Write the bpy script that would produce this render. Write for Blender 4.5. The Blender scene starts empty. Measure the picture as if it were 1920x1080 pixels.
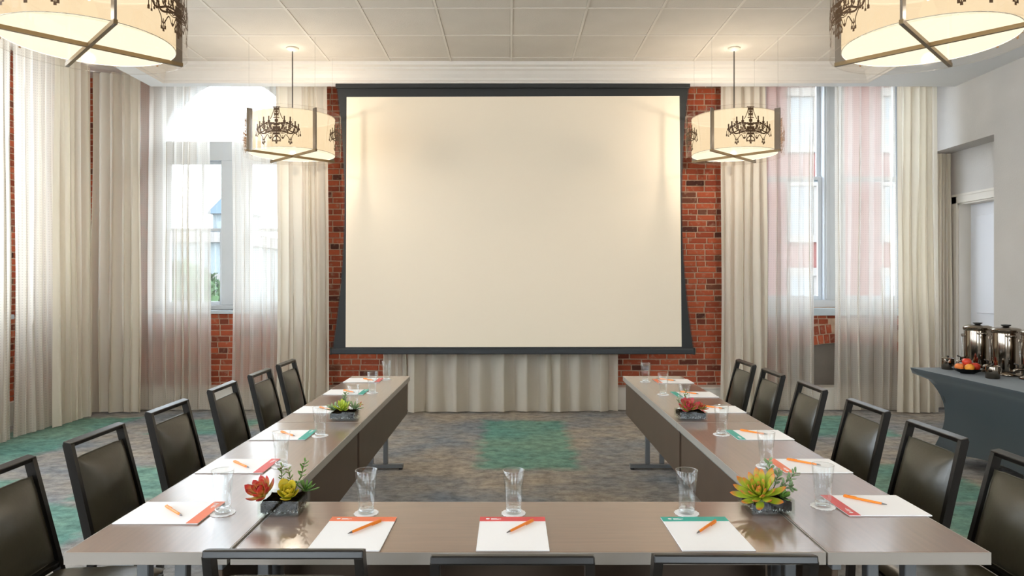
import bpy, math, random
from mathutils import Vector, Matrix, noise

random.seed(7)
PI = math.pi
SC = bpy.context.scene
COL = SC.collection

# ------------------------------------------------------------------ camera, world, exposure
F = 1280.0; PX0, PY0, HCAM = 957.0, 524.0, 1.54
cam = bpy.data.cameras.new('camera'); cam.sensor_width = 36.0; cam.lens = 24.0
cam.shift_x = (960 - PX0) / 1920.0; cam.shift_y = (PY0 - 540) / 1920.0
cam.clip_start = 0.05; cam.clip_end = 300
camo = bpy.data.objects.new('camera', cam); COL.objects.link(camo)
camo.location = (0, 0, HCAM); camo.rotation_euler = (PI / 2, 0, 0)
SC.camera = camo
W = bpy.data.worlds.new('sky'); SC.world = W; W.use_nodes = True
wn = W.node_tree.nodes; wl = W.node_tree.links
bgn = wn['Background']; bgn.inputs['Strength'].default_value = 3.7
wtc = wn.new('ShaderNodeTexCoord'); wsep = wn.new('ShaderNodeSeparateXYZ'); wr = wn.new('ShaderNodeValToRGB')
wl.new(wtc.outputs['Generated'], wsep.inputs[0]); wl.new(wsep.outputs['Z'], wr.inputs[0]); wl.new(wr.outputs[0], bgn.inputs['Color'])
wr.color_ramp.elements[0].position = 0.0; wr.color_ramp.elements[0].color = (0.93, 0.96, 1.0, 1)
wr.color_ramp.elements[1].position = 0.7; wr.color_ramp.elements[1].color = (0.78, 0.87, 1.0, 1)
vs = SC.view_settings; vs.view_transform = 'Standard'; vs.look = 'None'; vs.exposure = 1.6; vs.gamma = 1.0
vs.use_curve_mapping = False
SC.cycles.max_bounces = 10; SC.cycles.diffuse_bounces = 4; SC.cycles.glossy_bounces = 4
SC.cycles.transparent_max_bounces = 24; SC.cycles.transmission_bounces = 8
SC.cycles.sample_clamp_indirect = 4.0
SC.cycles.caustics_reflective = False; SC.cycles.caustics_refractive = False
LAMP_W = 128.0           # watts of each pendant's bulb
LAMP_COL = (1.0, 0.88, 0.73)

def P(px, py, y):
    """photo pixel -> point at depth y (used only to read positions off the photograph)"""
    return ((px - PX0) * y / F, y, HCAM + (PY0 - py) * y / F)

# ------------------------------------------------------------------ materials
def lin(c):
    c = c / 255.0
    return c / 12.92 if c <= 0.04045 else ((c + 0.055) / 1.055) ** 2.4
def rgb(r, g, b): return (lin(r), lin(g), lin(b), 1.0)

def newmat(name):
    m = bpy.data.materials.new(name); m.use_nodes = True
    return m, m.node_tree.nodes, m.node_tree.links

def mat(name, c, rough=0.6, metal=0.0, spec=0.5, noise_s=0, noise_a=0.0, bump=0.0, bump_s=0, coat=0.0, coat_r=0.1, stretch=(1, 1, 1), emit=None, es=0.0, sheen=0.0):
    m, n, l = newmat(name); b = n['Principled BSDF']
    b.inputs['Base Color'].default_value = rgb(*c); b.inputs['Roughness'].default_value = rough
    b.inputs['Metallic'].default_value = metal; b.inputs['Specular IOR Level'].default_value = spec
    b.inputs['Coat Weight'].default_value = coat; b.inputs['Coat IOR'].default_value = 1.75; b.inputs['Coat Roughness'].default_value = coat_r
    b.inputs['Sheen Weight'].default_value = sheen
    if emit: b.inputs['Emission Color'].default_value = rgb(*emit); b.inputs['Emission Strength'].default_value = es
    if noise_a or bump:
        tc = n.new('ShaderNodeTexCoord'); mp = n.new('ShaderNodeMapping'); l.new(tc.outputs['Object'], mp.inputs[0]); mp.inputs['Scale'].default_value = stretch
    if noise_a:
        t = n.new('ShaderNodeTexNoise'); t.inputs['Scale'].default_value = noise_s; t.inputs['Detail'].default_value = 5; l.new(mp.outputs[0], t.inputs[0])
        mx = n.new('ShaderNodeMix'); mx.data_type = 'RGBA'; mx.blend_type = 'MULTIPLY'; mx.inputs[0].default_value = 1
        mr = n.new('ShaderNodeMapRange'); mr.inputs[1].default_value = 0.3; mr.inputs[2].default_value = 0.7
        mr.inputs[3].default_value = 1 - noise_a; mr.inputs[4].default_value = 1 + noise_a
        l.new(t.outputs[0], mr.inputs[0]); mx.inputs[6].default_value = rgb(*c); l.new(mr.outputs[0], mx.inputs[7])
        l.new(mx.outputs[2], b.inputs['Base Color'])
    if bump:
        t2 = n.new('ShaderNodeTexNoise'); t2.inputs['Scale'].default_value = bump_s; t2.inputs['Detail'].default_value = 4; l.new(mp.outputs[0], t2.inputs[0])
        bp = n.new('ShaderNodeBump'); bp.inputs['Strength'].default_value = bump; bp.inputs['Distance'].default_value = 0.01
        l.new(t2.outputs[0], bp.inputs['Height']); l.new(bp.outputs[0], b.inputs['Normal'])
    return m

def glass_thin(name, tint=(0.96, 0.98, 0.98), rough=0.02, lo=0.04, hi=0.6, blend=0.25, gloss=(1, 1, 1)):
    m, n, l = newmat(name); n.clear()
    o = n.new('ShaderNodeOutputMaterial'); mx = n.new('ShaderNodeMixShader'); t = n.new('ShaderNodeBsdfTransparent'); g = n.new('ShaderNodeBsdfGlossy')
    t.inputs[0].default_value = (*tint, 1); g.inputs['Roughness'].default_value = rough; g.inputs[0].default_value = (*gloss, 1)
    lw = n.new('ShaderNodeLayerWeight'); lw.inputs[0].default_value = blend
    mr = n.new('ShaderNodeMapRange'); mr.inputs[3].default_value = lo; mr.inputs[4].default_value = hi
    l.new(lw.outputs['Facing'], mr.inputs[0]); l.new(mr.outputs[0], mx.inputs[0]); l.new(t.outputs[0], mx.inputs[1]); l.new(g.outputs[0], mx.inputs[2])
    l.new(mx.outputs[0], o.inputs[0]); return m

def cloth(name, c, trans=0.25, grain=True, see=0.0, grid=0.0, weave=700):
    """see = share of light passing straight through (sheer); grid = woven window-pane pattern"""
    m, n, l = newmat(name); n.clear()
    o = n.new('ShaderNodeOutputMaterial')
    d = n.new('ShaderNodeBsdfDiffuse'); t = n.new('ShaderNodeBsdfTranslucent'); mx = n.new('ShaderNodeMixShader')
    d.inputs[0].default_value = rgb(*c); t.inputs[0].default_value = rgb(*c); mx.inputs[0].default_value = trans
    l.new(d.outputs[0], mx.inputs[1]); l.new(t.outputs[0], mx.inputs[2])
    uv = n.new('ShaderNodeUVMap'); out = mx
    nt = n.new('ShaderNodeTexNoise'); nt.inputs['Scale'].default_value = 260; mp = n.new('ShaderNodeMapping'); mp.inputs['Scale'].default_value = (1, 0.25, 1)
    l.new(uv.outputs[0], mp.inputs[0]); l.new(mp.outputs[0], nt.inputs[0])
    bp = n.new('ShaderNodeBump'); bp.inputs['Strength'].default_value = 0.1; bp.inputs['Distance'].default_value = 0.002
    l.new(nt.outputs[0], bp.inputs['Height']); l.new(bp.outputs[0], d.inputs['Normal'])
    if see:
        tr = n.new('ShaderNodeBsdfTransparent'); m2 = n.new('ShaderNodeMixShader'); tr.inputs[0].default_value = (1, 0.99, 0.97, 1)
        # slanted view through cloth passes less
        lw = n.new('ShaderNodeLayerWeight'); lw.inputs[0].default_value = 0.35
        mr = n.new('ShaderNodeMapRange'); mr.inputs[3].default_value = 1 - see; mr.inputs[4].default_value = min(0.98, 1 - see + 0.42)
        l.new(lw.outputs['Facing'], mr.inputs[0]); fac = mr.outputs[0]
        if grid:
            sp = n.new('ShaderNodeSeparateXYZ'); l.new(uv.outputs[0], sp.inputs[0])
            acc = None
            for ax in ('X', 'Y'):
                a = n.new('ShaderNodeMath'); a.operation = 'MULTIPLY'; a.inputs[1].default_value = 2 * PI / 0.026; l.new(sp.outputs[ax], a.inputs[0])
                s = n.new('ShaderNodeMath'); s.operation = 'SINE'; l.new(a.outputs[0], s.inputs[0])
                g = n.new('ShaderNodeMapRange'); g.inputs[1].default_value = 0.0; g.inputs[2].default_value = 0.8; g.inputs[3].default_value = 1; g.inputs[4].default_value = 0
                l.new(s.outputs[0], g.inputs[0])
                if acc is None: acc = g
                else:
                    mm = n.new('ShaderNodeMath'); mm.operation = 'MAXIMUM'; l.new(acc.outputs[0], mm.inputs[0]); l.new(g.outputs[0], mm.inputs[1]); acc = mm
            k = n.new('ShaderNodeMapRange'); k.inputs[3].default_value = -grid; k.inputs[4].default_value = grid * 0.5; l.new(acc.outputs[0], k.inputs[0])
            ad = n.new('ShaderNodeMath'); ad.operation = 'ADD'; ad.use_clamp = True; l.new(fac, ad.inputs[0]); l.new(k.outputs[0], ad.inputs[1]); fac = ad.outputs[0]
        l.new(fac, m2.inputs[0]); l.new(tr.outputs[0], m2.inputs[1]); l.new(mx.outputs[0], m2.inputs[2]); out = m2
    l.new(out.outputs[0], o.inputs[0]); return m

def brickmat(name, cols, rough=0.85):
    m, n, l = newmat(name); b = n['Principled BSDF']; b.inputs['Roughness'].default_value = rough; b.inputs['Specular IOR Level'].default_value = 0.25
    oi = n.new('ShaderNodeObjectInfo'); ge = n.new('ShaderNodeNewGeometry')
    ad = n.new('ShaderNodeMath'); ad.operation = 'ADD'; l.new(oi.outputs['Random'], ad.inputs[0]); l.new(ge.outputs['Random Per Island'], ad.inputs[1])
    fr = n.new('ShaderNodeMath'); fr.operation = 'FRACT'; l.new(ad.outputs[0], fr.inputs[0])
    r = n.new('ShaderNodeValToRGB'); r.color_ramp.interpolation = 'LINEAR'
    while len(r.color_ramp.elements) < len(cols): r.color_ramp.elements.new(0.5)
    for i, (p, c) in enumerate(cols): r.color_ramp.elements[i].position = p; r.color_ramp.elements[i].color = rgb(*c)
    l.new(fr.outputs[0], r.inputs[0])
    t = n.new('ShaderNodeTexNoise'); t.inputs['Scale'].default_value = 22; t.inputs['Detail'].default_value = 6
    l.new(ge.outputs['Position'], t.inputs[0])
    mr = n.new('ShaderNodeMapRange'); mr.inputs[1].default_value = 0.56; mr.inputs[2].default_value = 0.75; mr.inputs[4].default_value = 0.55; l.new(t.outputs[0], mr.inputs[0])
    mx = n.new('ShaderNodeMix'); mx.data_type = 'RGBA'; l.new(mr.outputs[0], mx.inputs[0]); l.new(r.outputs[0], mx.inputs[6]); mx.inputs[7].default_value = rgb(186, 156, 132)
    l.new(mx.outputs[2], b.inputs['Base Color'])
    t2 = n.new('ShaderNodeTexNoise'); t2.inputs['Scale'].default_value = 90; t2.inputs['Detail'].default_value = 4; l.new(ge.outputs['Position'], t2.inputs[0])
    bp = n.new('ShaderNodeBump'); bp.inputs['Strength'].default_value = 0.5; bp.inputs['Distance'].default_value = 0.004; l.new(t2.outputs[0], bp.inputs['Height']); l.new(bp.outputs[0], b.inputs['Normal'])
    return m

def carpetmat():
    m, n, l = newmat('carpet'); b = n['Principled BSDF']; b.inputs['Roughness'].default_value = 0.95; b.inputs['Specular IOR Level'].default_value = 0.1
    ge = n.new('ShaderNodeNewGeometry'); mp = n.new('ShaderNodeMapping'); mp.inputs['Scale'].default_value = (1, 1.35, 1); l.new(ge.outputs['Position'], mp.inputs[0])
    def nz(s, d=5, r=0.6, src=mp):
        t = n.new('ShaderNodeTexNoise'); t.inputs['Scale'].default_value = s; t.inputs['Detail'].default_value = d; t.inputs['Roughness'].default_value = r; l.new(src.outputs[0], t.inputs[0]); return t
    big = nz(0.9); fine = nz(9.0, 8, 0.75)
    r1 = n.new('ShaderNodeValToRGB'); e = r1.color_ramp.elements
    e[0].position = 0.36; e[0].color = rgb(138, 145, 152); e[1].position = 0.62; e[1].color = rgb(178, 168, 154); l.new(big.outputs[0], r1.inputs[0])
    r2 = n.new('ShaderNodeValToRGB'); e = r2.color_ramp.elements
    e[0].position = 0.33; e[0].color = (0.3, 0.3, 0.32, 1); e[1].position = 0.6; e[1].color = (1.15, 1.12, 1.1, 1); l.new(fine.outputs[0], r2.inputs[0])
    # soft-edged teal blocks woven into the carpet
    boxes = [(0.15, 6.5, 0.42, 0.95), (-4.6, 6.6, 0.45, 1.0), (-3.15, 7.15, 0.45, 0.35), (-2.65, 5.2, 0.45, 0.42), (-3.0, 4.15, 0.42, 0.5),
             (-2.75, 2.9, 0.5, 0.4), (3.1, 7.2, 0.75, 0.5), (3.0, 5.2, 0.5, 0.5), (3.15, 4.2, 0.45, 0.5), (4.4, 3.2, 0.5, 0.6), (-4.2, 4.9, 0.5, 0.35), (2.9, 2.4, 0.4, 0.4)]
    wob = nz(4.0, 4, 0.6)
    sp = n.new('ShaderNodeSeparateXYZ'); l.new(ge.outputs['Position'], sp.inputs[0]); acc = None
    def M(op, a, b_=None):
        x = n.new('ShaderNodeMath'); x.operation = op
        for i, v in enumerate((a, b_)):
            if v is None: continue
            if isinstance(v, (int, float)): x.inputs[i].default_value = v
            else: l.new(v, x.inputs[i])
        return x.outputs[0]
    for cx, cy, hx, hy in boxes:
        dx = M('SUBTRACT', M('ABSOLUTE', M('SUBTRACT', sp.outputs['X'], cx)), hx)
        dy = M('SUBTRACT', M('ABSOLUTE', M('SUBTRACT', sp.outputs['Y'], cy)), hy)
        d = M('MAXIMUM', dx, dy)
        acc = d if acc is None else M('MINIMUM', acc, d)
    d = M('ADD', acc, M('MULTIPLY', M('SUBTRACT', wob.outputs[0], 0.5), 0.3))
    mk = n.new('ShaderNodeMapRange'); mk.inputs[1].default_value = 0.06; mk.inputs[2].default_value = -0.06; mk.inputs[4].default_value = 0.62; l.new(d, mk.inputs[0])
    mt = n.new('ShaderNodeMix'); mt.data_type = 'RGBA'; l.new(mk.outputs[0], mt.inputs[0]); l.new(r1.outputs[0], mt.inputs[6]); mt.inputs[7].default_value = rgb(84, 164, 146)
    mm = n.new('ShaderNodeMix'); mm.data_type = 'RGBA'; mm.blend_type = 'MULTIPLY'; mm.inputs[0].default_value = 0.75; l.new(mt.outputs[2], mm.inputs[6]); l.new(r2.outputs[0], mm.inputs[7])
    l.new(mm.outputs[2], b.inputs['Base Color'])
    f2 = nz(160, 3, 0.7, ge); bp = n.new('ShaderNodeBump'); bp.inputs['Strength'].default_value = 0.6; bp.inputs['Distance'].default_value = 0.006
    l.new(f2.outputs[0], bp.inputs['Height']); l.new(bp.outputs[0], b.inputs['Normal'])
    return m

def shademat(name, c, es, see):
    """lit lamp shade: glows, and lets the bulb's light out"""
    m, n, l = newmat(name); n.clear(); o = n.new('ShaderNodeOutputMaterial')
    tr = n.new('ShaderNodeBsdfTransparent'); em = n.new('ShaderNodeEmission'); em.inputs[0].default_value = rgb(*c); em.inputs[1].default_value = es
    mx = n.new('ShaderNodeMixShader'); mx.inputs[0].default_value = 1 - see; l.new(tr.outputs[0], mx.inputs[1]); l.new(em.outputs[0], mx.inputs[2]); l.new(mx.outputs[0], o.inputs[0])
    return m

def leafmat(name, base, tip, p0=0.45, p1=1.0):
    m, n, l = newmat(name); b = n['Principled BSDF']; b.inputs['Roughness'].default_value = 0.45; b.inputs['Subsurface Weight'].default_value = 0.0
    tc = n.new('ShaderNodeTexCoord'); sp = n.new('ShaderNodeSeparateXYZ'); l.new(tc.outputs['Generated'], sp.inputs[0])
    r = n.new('ShaderNodeValToRGB'); e = r.color_ramp.elements; e[0].position = p0; e[0].color = rgb(*base); e[1].position = p1; e[1].color = rgb(*tip)
    l.new(sp.outputs['Y'], r.inputs[0]); l.new(r.outputs[0], b.inputs['Base Color'])
    return m

M = {}
M['plaster'] = mat('plaster', (196, 192, 187), 0.85, noise_s=3, noise_a=0.03, bump=0.15, bump_s=60)
M['soffit'] = mat('soffit_paint', (222, 224, 226), 0.8, noise_s=1.0, noise_a=0.02)
M['trim'] = mat('crown_paint', (216, 210, 202), 0.5, noise_s=6, noise_a=0.015)
M['tile'] = mat('ceiling_tile', (205, 198, 188), 0.9, noise_s=3.0, noise_a=0.03, bump=0.3, bump_s=120)
M['grid'] = mat('ceiling_grid', (214, 207, 197), 0.6)
M['frame'] = mat('window_paint', (214, 220, 226), 0.4, noise_s=5, noise_a=0.02)
M['sill'] = mat('sill_stone', (196, 208, 216), 0.45, noise_s=8, noise_a=0.04)
M['doorp'] = mat('door_paint', (226, 228, 234), 0.4)
M['mortar'] = mat('mortar', (194, 164, 140), 0.95, noise_s=18, noise_a=0.18, bump=0.5, bump_s=70)
M['brick'] = brickmat('brick', [(0.0, (84, 50, 42)), (0.12, (144, 70, 50)), (0.4, (176, 86, 58)), (0.7, (192, 98, 66)), (0.88, (160, 76, 54)), (1.0, (112, 76, 60))])
M['carpet'] = carpetmat()
M['base'] = mat('baseboard_paint', (214, 208, 198), 0.55, noise_s=4, noise_a=0.02)
M['niche'] = mat('niche_cement', (128, 120, 112), 0.9, noise_s=6, noise_a=0.08)
M['pane'] = glass_thin('window_glass', (0.95, 0.98, 0.99), 0.01, 0.03, 0.5, 0.2)
M['drape'] = cloth('drape_fabric', (238, 231, 216), 0.42)
M['sheer'] = cloth('sheer_voile', (236, 231, 222), 0.6, see=0.42, grid=0.05)
M['sheerg'] = cloth('sheer_grid_voile', (228, 221, 210), 0.5, see=0.22, grid=0.10)
M['wood'] = mat('table_laminate', (124, 98, 82), 0.42, noise_s=5, noise_a=0.08, stretch=(1, 14, 1), coat=1.0, coat_r=0.16)
M['woodx'] = mat('table_laminate_crosswise', (124, 98, 82), 0.42, noise_s=5, noise_a=0.08, stretch=(1, 14, 1), coat=1.0, coat_r=0.16)
M['edge'] = mat('edge_band', (158, 152, 144), 0.35, noise_s=4, noise_a=0.04)
M['panel'] = mat('modesty_panel', (78, 62, 48), 0.5, noise_s=6, noise_a=0.08, stretch=(1, 10, 1))
M['leg'] = mat('leg_metal', (132, 136, 140), 0.35, metal=0.6)
M['rubber'] = mat('rubber', (30, 30, 30), 0.7)
M['cframe'] = mat('chair_frame', (16, 14, 12), 0.3, spec=0.5)
M['vinyl'] = mat('vinyl', (60, 56, 43), 0.28, noise_s=9, noise_a=0.12, bump=0.08, bump_s=40, spec=0.6)
M['black'] = mat('screen_border', (34, 36, 37), 0.6)
M['screen'] = mat('screen_surface', (244, 230, 208), 0.75)
M['bar'] = mat('screen_bar', (52, 54, 56), 0.35, metal=0.4)
M['paper'] = mat('paper', (250, 251, 253), 0.55, noise_s=2, noise_a=0.01)
M['board'] = mat('pad_board', (130, 118, 108), 0.8)
M['coral'] = mat('coral_print', (240, 122, 78), 0.5, noise_s=3, noise_a=0.02)
M['rose'] = mat('rose_print', (222, 84, 84), 0.5, noise_s=3, noise_a=0.02)
M['teal'] = mat('teal_print', (24, 168, 152), 0.5, noise_s=3, noise_a=0.02)
M['pen'] = mat('pen_orange', (238, 134, 30), 0.35)
M['pentip'] = mat('pen_tip', (120, 120, 124), 0.3, metal=0.7)
M['tumbler'] = glass_thin('tumbler_glass', (0.975, 0.985, 0.985), 0.02, 0.025, 0.5, 0.12)
M['gbase'] = glass_thin('tumbler_base_glass', (0.9, 0.92, 0.93), 0.05, 0.10, 0.7, 0.25)
M['vase'] = glass_thin('vase_glass', (0.93, 0.95, 0.93), 0.02, 0.015, 0.4, 0.1)
M['soil'] = mat('soil', (22, 17, 9), 0.95, spec=0.0, noise_s=60, noise_a=0.5, bump=1.0, bump_s=90)
M['pebble'] = brickmat('pebble', [(0.0, (24, 22, 20)), (0.45, (34, 30, 26)), (0.7, (80, 76, 72)), (0.85, (196, 196, 198)), (1.0, (236, 236, 238))], 0.25)
M['acrylic'] = glass_thin('clear_acrylic', (0.965, 0.955, 0.945), 0.05, 0.03, 0.35, 0.15)
M['shade'] = shademat('lit_drum_shade', (255, 228, 184), 0.36, 0.27)
M['diffuser'] = shademat('lit_diffuser', (255, 238, 206), 0.48, 0.27)
M['brass'] = mat('aged_brass', (128, 108, 76), 0.4, metal=0.5)
M['fin'] = mat('fin_metal', (122, 112, 100), 0.4, metal=0.5)
M['bronze'] = mat('bronze_print', (84, 56, 24), 0.5)
M['canopy'] = mat('canopy_paint', (214, 208, 192), 0.5)
M['cord'] = mat('cord', (60, 54, 48), 0.5)
M['wire'] = mat('wire', (150, 145, 138), 0.4)
M['spandex'] = mat('spandex_cloth', (58, 70, 76), 0.75, noise_s=3, noise_a=0.04, sheen=0.2)
M['steel'] = mat('polished_steel', (150, 140, 128), 0.1, metal=1.0)
M['darksteel'] = mat('dark_fitting', (34, 32, 30), 0.35)
M['bowl'] = mat('black_bowl', (20, 20, 20), 0.25)
M['peach'] = mat('peach_skin', (236, 132, 62), 0.5, noise_s=12, noise_a=0.22)
M['apple'] = mat('red_apple_skin', (214, 66, 44), 0.35, noise_s=14, noise_a=0.22)
M['orange'] = mat('orange_skin', (240, 158, 50), 0.45, noise_s=10, noise_a=0.12)
M['stemw'] = mat('stem', (84, 62, 34), 0.8)
M['lf_lime'] = leafmat('lime_leaf', (160, 176, 44), (208, 92, 48), 0.7, 1.0)
M['lf_fresh'] = leafmat('fresh_green_leaf', (140, 170, 40), (186, 196, 66))
M['lf_yel'] = leafmat('yellow_green_leaf', (170, 170, 28), (206, 176, 40), 0.5, 1.0)
M['lf_red'] = leafmat('red_leaf', (206, 184, 92), (184, 44, 40), 0.4, 0.88)
M['lf_pink'] = leafmat('pink_leaf', (170, 186, 80), (184, 44, 66), 0.3, 0.85)
M['lf_green'] = leafmat('green_leaf', (74, 118, 44), (108, 150, 62))
M['lf_grey'] = leafmat('grey_green_leaf', (118, 148, 104), (150, 172, 128))
M['lf_small'] = leafmat('small_green_leaf', (86, 112, 42), (126, 148, 74))
M['twig'] = mat('twig', (84, 86, 40), 0.7)
M['facade'] = mat('facade_brick', (84, 46, 42), 0.9, noise_s=2, noise_a=0.08)
M['stone'] = mat('facade_stone', (100, 96, 92), 0.8)
M['fglass'] = mat('far_glass', (52, 68, 78), 0.15, spec=0.8)
M['slate'] = mat('slate_roof', (50, 66, 76), 0.7)
M['pale'] = mat('pale_render', (92, 100, 102), 0.8)
M['foliage'] = mat('foliage', (52, 74, 42), 0.9, noise_s=2, noise_a=0.3)
M['bark'] = mat('bark', (84, 70, 58), 0.9)
M['ground'] = mat('pavement', (100, 100, 98), 0.9, noise_s=0.4, noise_a=0.06)

# ------------------------------------------------------------------ mesh builder
class MB:
    def __init__(s): s.v = []; s.f = []; s.uv = None; s.smooth = False; s.mi = []; s.cur = 0
    def add(s, vs, fs):
        o = len(s.v); s.v += [tuple(v) for v in vs]; s.f += [tuple(i + o for i in f) for f in fs]; s.mi += [s.cur] * len(fs); return s
    def box(s, x0, x1, y0, y1, z0, z1):
        return s.add([(x0, y0, z0), (x1, y0, z0), (x1, y1, z0), (x0, y1, z0), (x0, y0, z1), (x1, y0, z1), (x1, y1, z1), (x0, y1, z1)],
                     [(0, 3, 2, 1), (4, 5, 6, 7), (0, 1, 5, 4), (1, 2, 6, 5), (2, 3, 7, 6), (3, 0, 4, 7)])
    def cbox(s, x0, x1, y0, y1, z0, z1, b=0.003):
        """box with all edges chamfered"""
        vs = []; idx = {}
        for ix, x in enumerate((x0, x1)):
            for iy, y in enumerate((y0, y1)):
                for iz, z in enumerate((z0, z1)):
                    sx, sy, sz = (b, -b)[ix], (b, -b)[iy], (b, -b)[iz]
                    for k, p in enumerate(((x, y + sy, z + sz), (x + sx, y, z + sz), (x + sx, y + sy, z))):
                        idx[(ix, iy, iz, k)] = len(vs); vs.append(p)
        fs = []
        for a in range(3):
            u, w = [(1, 2), (0, 2), (0, 1)][a]
            for side in (0, 1):
                q = []
                for (i, j) in ((0, 0), (1, 0), (1, 1), (0, 1)):
                    c = [0, 0, 0]; c[a] = side; c[u] = i; c[w] = j; q.append(idx[(*c, a)])
                fs.append(tuple(q))
        for a in range(3):      # edges running along axis a
            u, w = [(1, 2), (0, 2), (0, 1)][a]
            for i in (0, 1):
                for j in (0, 1):
                    q = []
                    for e, kk in ((0, u), (1, u), (1, w), (0, w)):
                        c = [0, 0, 0]; c[a] = e; c[u] = i; c[w] = j; q.append(idx[(*c, kk)])
                    fs.append(tuple(q))
        for i in (0, 1):
            for j in (0, 1):
                for k in (0, 1): fs.append((idx[(i, j, k, 0)], idx[(i, j, k, 1)], idx[(i, j, k, 2)]))
        return s.add(vs, fs)
    def tube(s, pts, r, n=8, closed=False, caps=True):
        pts = [Vector(p) for p in pts]; N = len(pts); rr = r if isinstance(r, (list, tuple)) else [r] * N
        vs = []; fs = []; prev = None
        for i, p in enumerate(pts):
            if closed: t = (pts[(i + 1) % N] - pts[i - 1])
            else: t = pts[min(i + 1, N - 1)] - pts[max(i - 1, 0)]
            t.normalize()
            up = Vector((0, 0, 1)) if abs(t.z) < 0.95 else Vector((1, 0, 0))
            if prev is not None: up = prev
            a = (up - t * up.dot(t)).normalized(); prev = a; b = t.cross(a)
            for k in range(n):
                an = 2 * PI * k / n; vs.append(p + (a * math.cos(an) + b * math.sin(an)) * rr[i])
        L = N if closed else N - 1
        for i in range(L):
            for k in range(n):
                a0 = i * n + k; a1 = i * n + (k + 1) % n; b0 = ((i + 1) % N) * n + k; b1 = ((i + 1) % N) * n + (k + 1) % n
                fs.append((a0, a1, b1, b0))
        if caps and not closed: fs.append(tuple(reversed(range(n)))); fs.append(tuple((N - 1) * n + k for k in range(n)))
        return s.add(vs, fs)
    def lathe(s, prof, c=(0, 0, 0), n=32, sx=1, sy=1):
        vs = []; fs = []
        for (r, z) in prof:
            for k in range(n):
                a = 2 * PI * k / n; vs.append((c[0] + r * sx * math.cos(a), c[1] + r * sy * math.sin(a), c[2] + z))
        for i in range(len(prof) - 1):
            for k in range(n):
                fs.append((i * n + k, i * n + (k + 1) % n, (i + 1) * n + (k + 1) % n, (i + 1) * n + k))
        if prof[0][0] > 1e-5: fs.append(tuple(reversed(range(n))))
        if prof[-1][0] > 1e-5: fs.append(tuple((len(prof) - 1) * n + k for k in range(n)))
        return s.add(vs, fs)
    def obox(s, c, ax, ay, az, hx, hy, hz):
        c = Vector(c); ax, ay, az = Vector(ax).normalized() * hx, Vector(ay).normalized() * hy, Vector(az).normalized() * hz
        vs = [c + ax * i + ay * j + az * k for k in (-1, 1) for (i, j) in ((-1, -1), (1, -1), (1, 1), (-1, 1))]
        return s.add(vs, [(0, 3, 2, 1), (4, 5, 6, 7), (0, 1, 5, 4), (1, 2, 6, 5), (2, 3, 7, 6), (3, 0, 4, 7)])
    def bar(s, a, b, w, d, up=(0, 0, 1)):
        """rectangular bar from a to b; w across, d along up-ish"""
        a, b = Vector(a), Vector(b); t = (b - a); L = t.length; t.normalize(); u = Vector(up); u = (u - t * u.dot(t)).normalized(); w_ = t.cross(u)
        return s.obox((a + b) / 2, w_, t, u, w / 2, L / 2, d / 2)
    def prism(s, outline, y0, y1):
        """outline in xz, extruded along y"""
        n = len(outline); vs = [(x, y0, z) for x, z in outline] + [(x, y1, z) for x, z in outline]
        fs = [tuple(range(n)), tuple(reversed(range(n, 2 * n)))] + [(i, i + n, (i + 1) % n + n, (i + 1) % n) for i in range(n)]
        return s.add(vs, fs)
    def mesh(s, name, mats, smooth=None):
        me = bpy.data.meshes.new(name); me.from_pydata(s.v, [], s.f)
        for m in (mats if isinstance(mats, (list, tuple)) else [mats]): me.materials.append(m)
        if any(s.mi): me.polygons.foreach_set('material_index', s.mi)
        if s.uv:
            ul = me.uv_layers.new(name='UVMap')
            for lp in me.loops: ul.data[lp.index].uv = s.uv[lp.vertex_index]
        sm = s.smooth if smooth is None else smooth
        if sm: me.polygons.foreach_set('use_smooth', [True] * len(me.polygons))
        me.update(); return me
    def build(s, name, m, parent=None, smooth=None, loc=None):
        o = bpy.data.objects.new(name, s.mesh(name, m, smooth)); COL.objects.link(o)
        if parent: o.parent = parent
        if loc: o.location = loc
        return o

def recalc(o):
    import bmesh
    bm = bmesh.new(); bm.from_mesh(o.data); bmesh.ops.recalc_face_normals(bm, faces=bm.faces); bm.to_mesh(o.data); bm.free(); return o
def mod(o, kind, **k):
    m = o.modifiers.new(kind.lower(), kind)
    for a, b in k.items(): setattr(m, a, b)
    return o
def autosmooth(o, ang=35):
    me = o.data; me.polygons.foreach_set('use_smooth', [True] * len(me.polygons)); me.set_sharp_from_angle(angle=math.radians(ang)); return o
def empty(name, loc=(0, 0, 0), rz=0):
    o = bpy.data.objects.new(name, None); o.empty_display_size = 0.1; COL.objects.link(o); o.location = loc; o.rotation_euler = (0, 0, rz); return o
def tag(o, label, cat, group=None):
    o['label'] = label; o['category'] = cat
    if group: o['group'] = group
    return o
def struct(o): o['kind'] = 'structure'; return o
def children(o): return [c for c in COL.objects if c.parent == o]
def dup(root, parent=None, kids=None):
    c = root.copy(); COL.objects.link(c)
    if parent: c.parent = parent
    for ch in list(root.children): dup(ch, c)
    return c
NTH = ['nearest', 'second nearest', 'third nearest', 'third farthest', 'second farthest', 'farthest']

# ================================================================== STRUCTURE
XL, XR, YB, YR = -5.3, 5.05, 8.25, -4.2       # left wall, right wall, back wall faces, rear wall
ZT, ZS = 3.93, 3.73                          # tile ceiling, soffit
CX0, CX1, CYF = -3.88, 3.99, 7.62            # crown inner bottom edges
f = MB().box(-6.2, 6.2, YR - 0.3, 8.9, -0.1, 0).build('floor', M['carpet']); struct(f)

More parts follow.
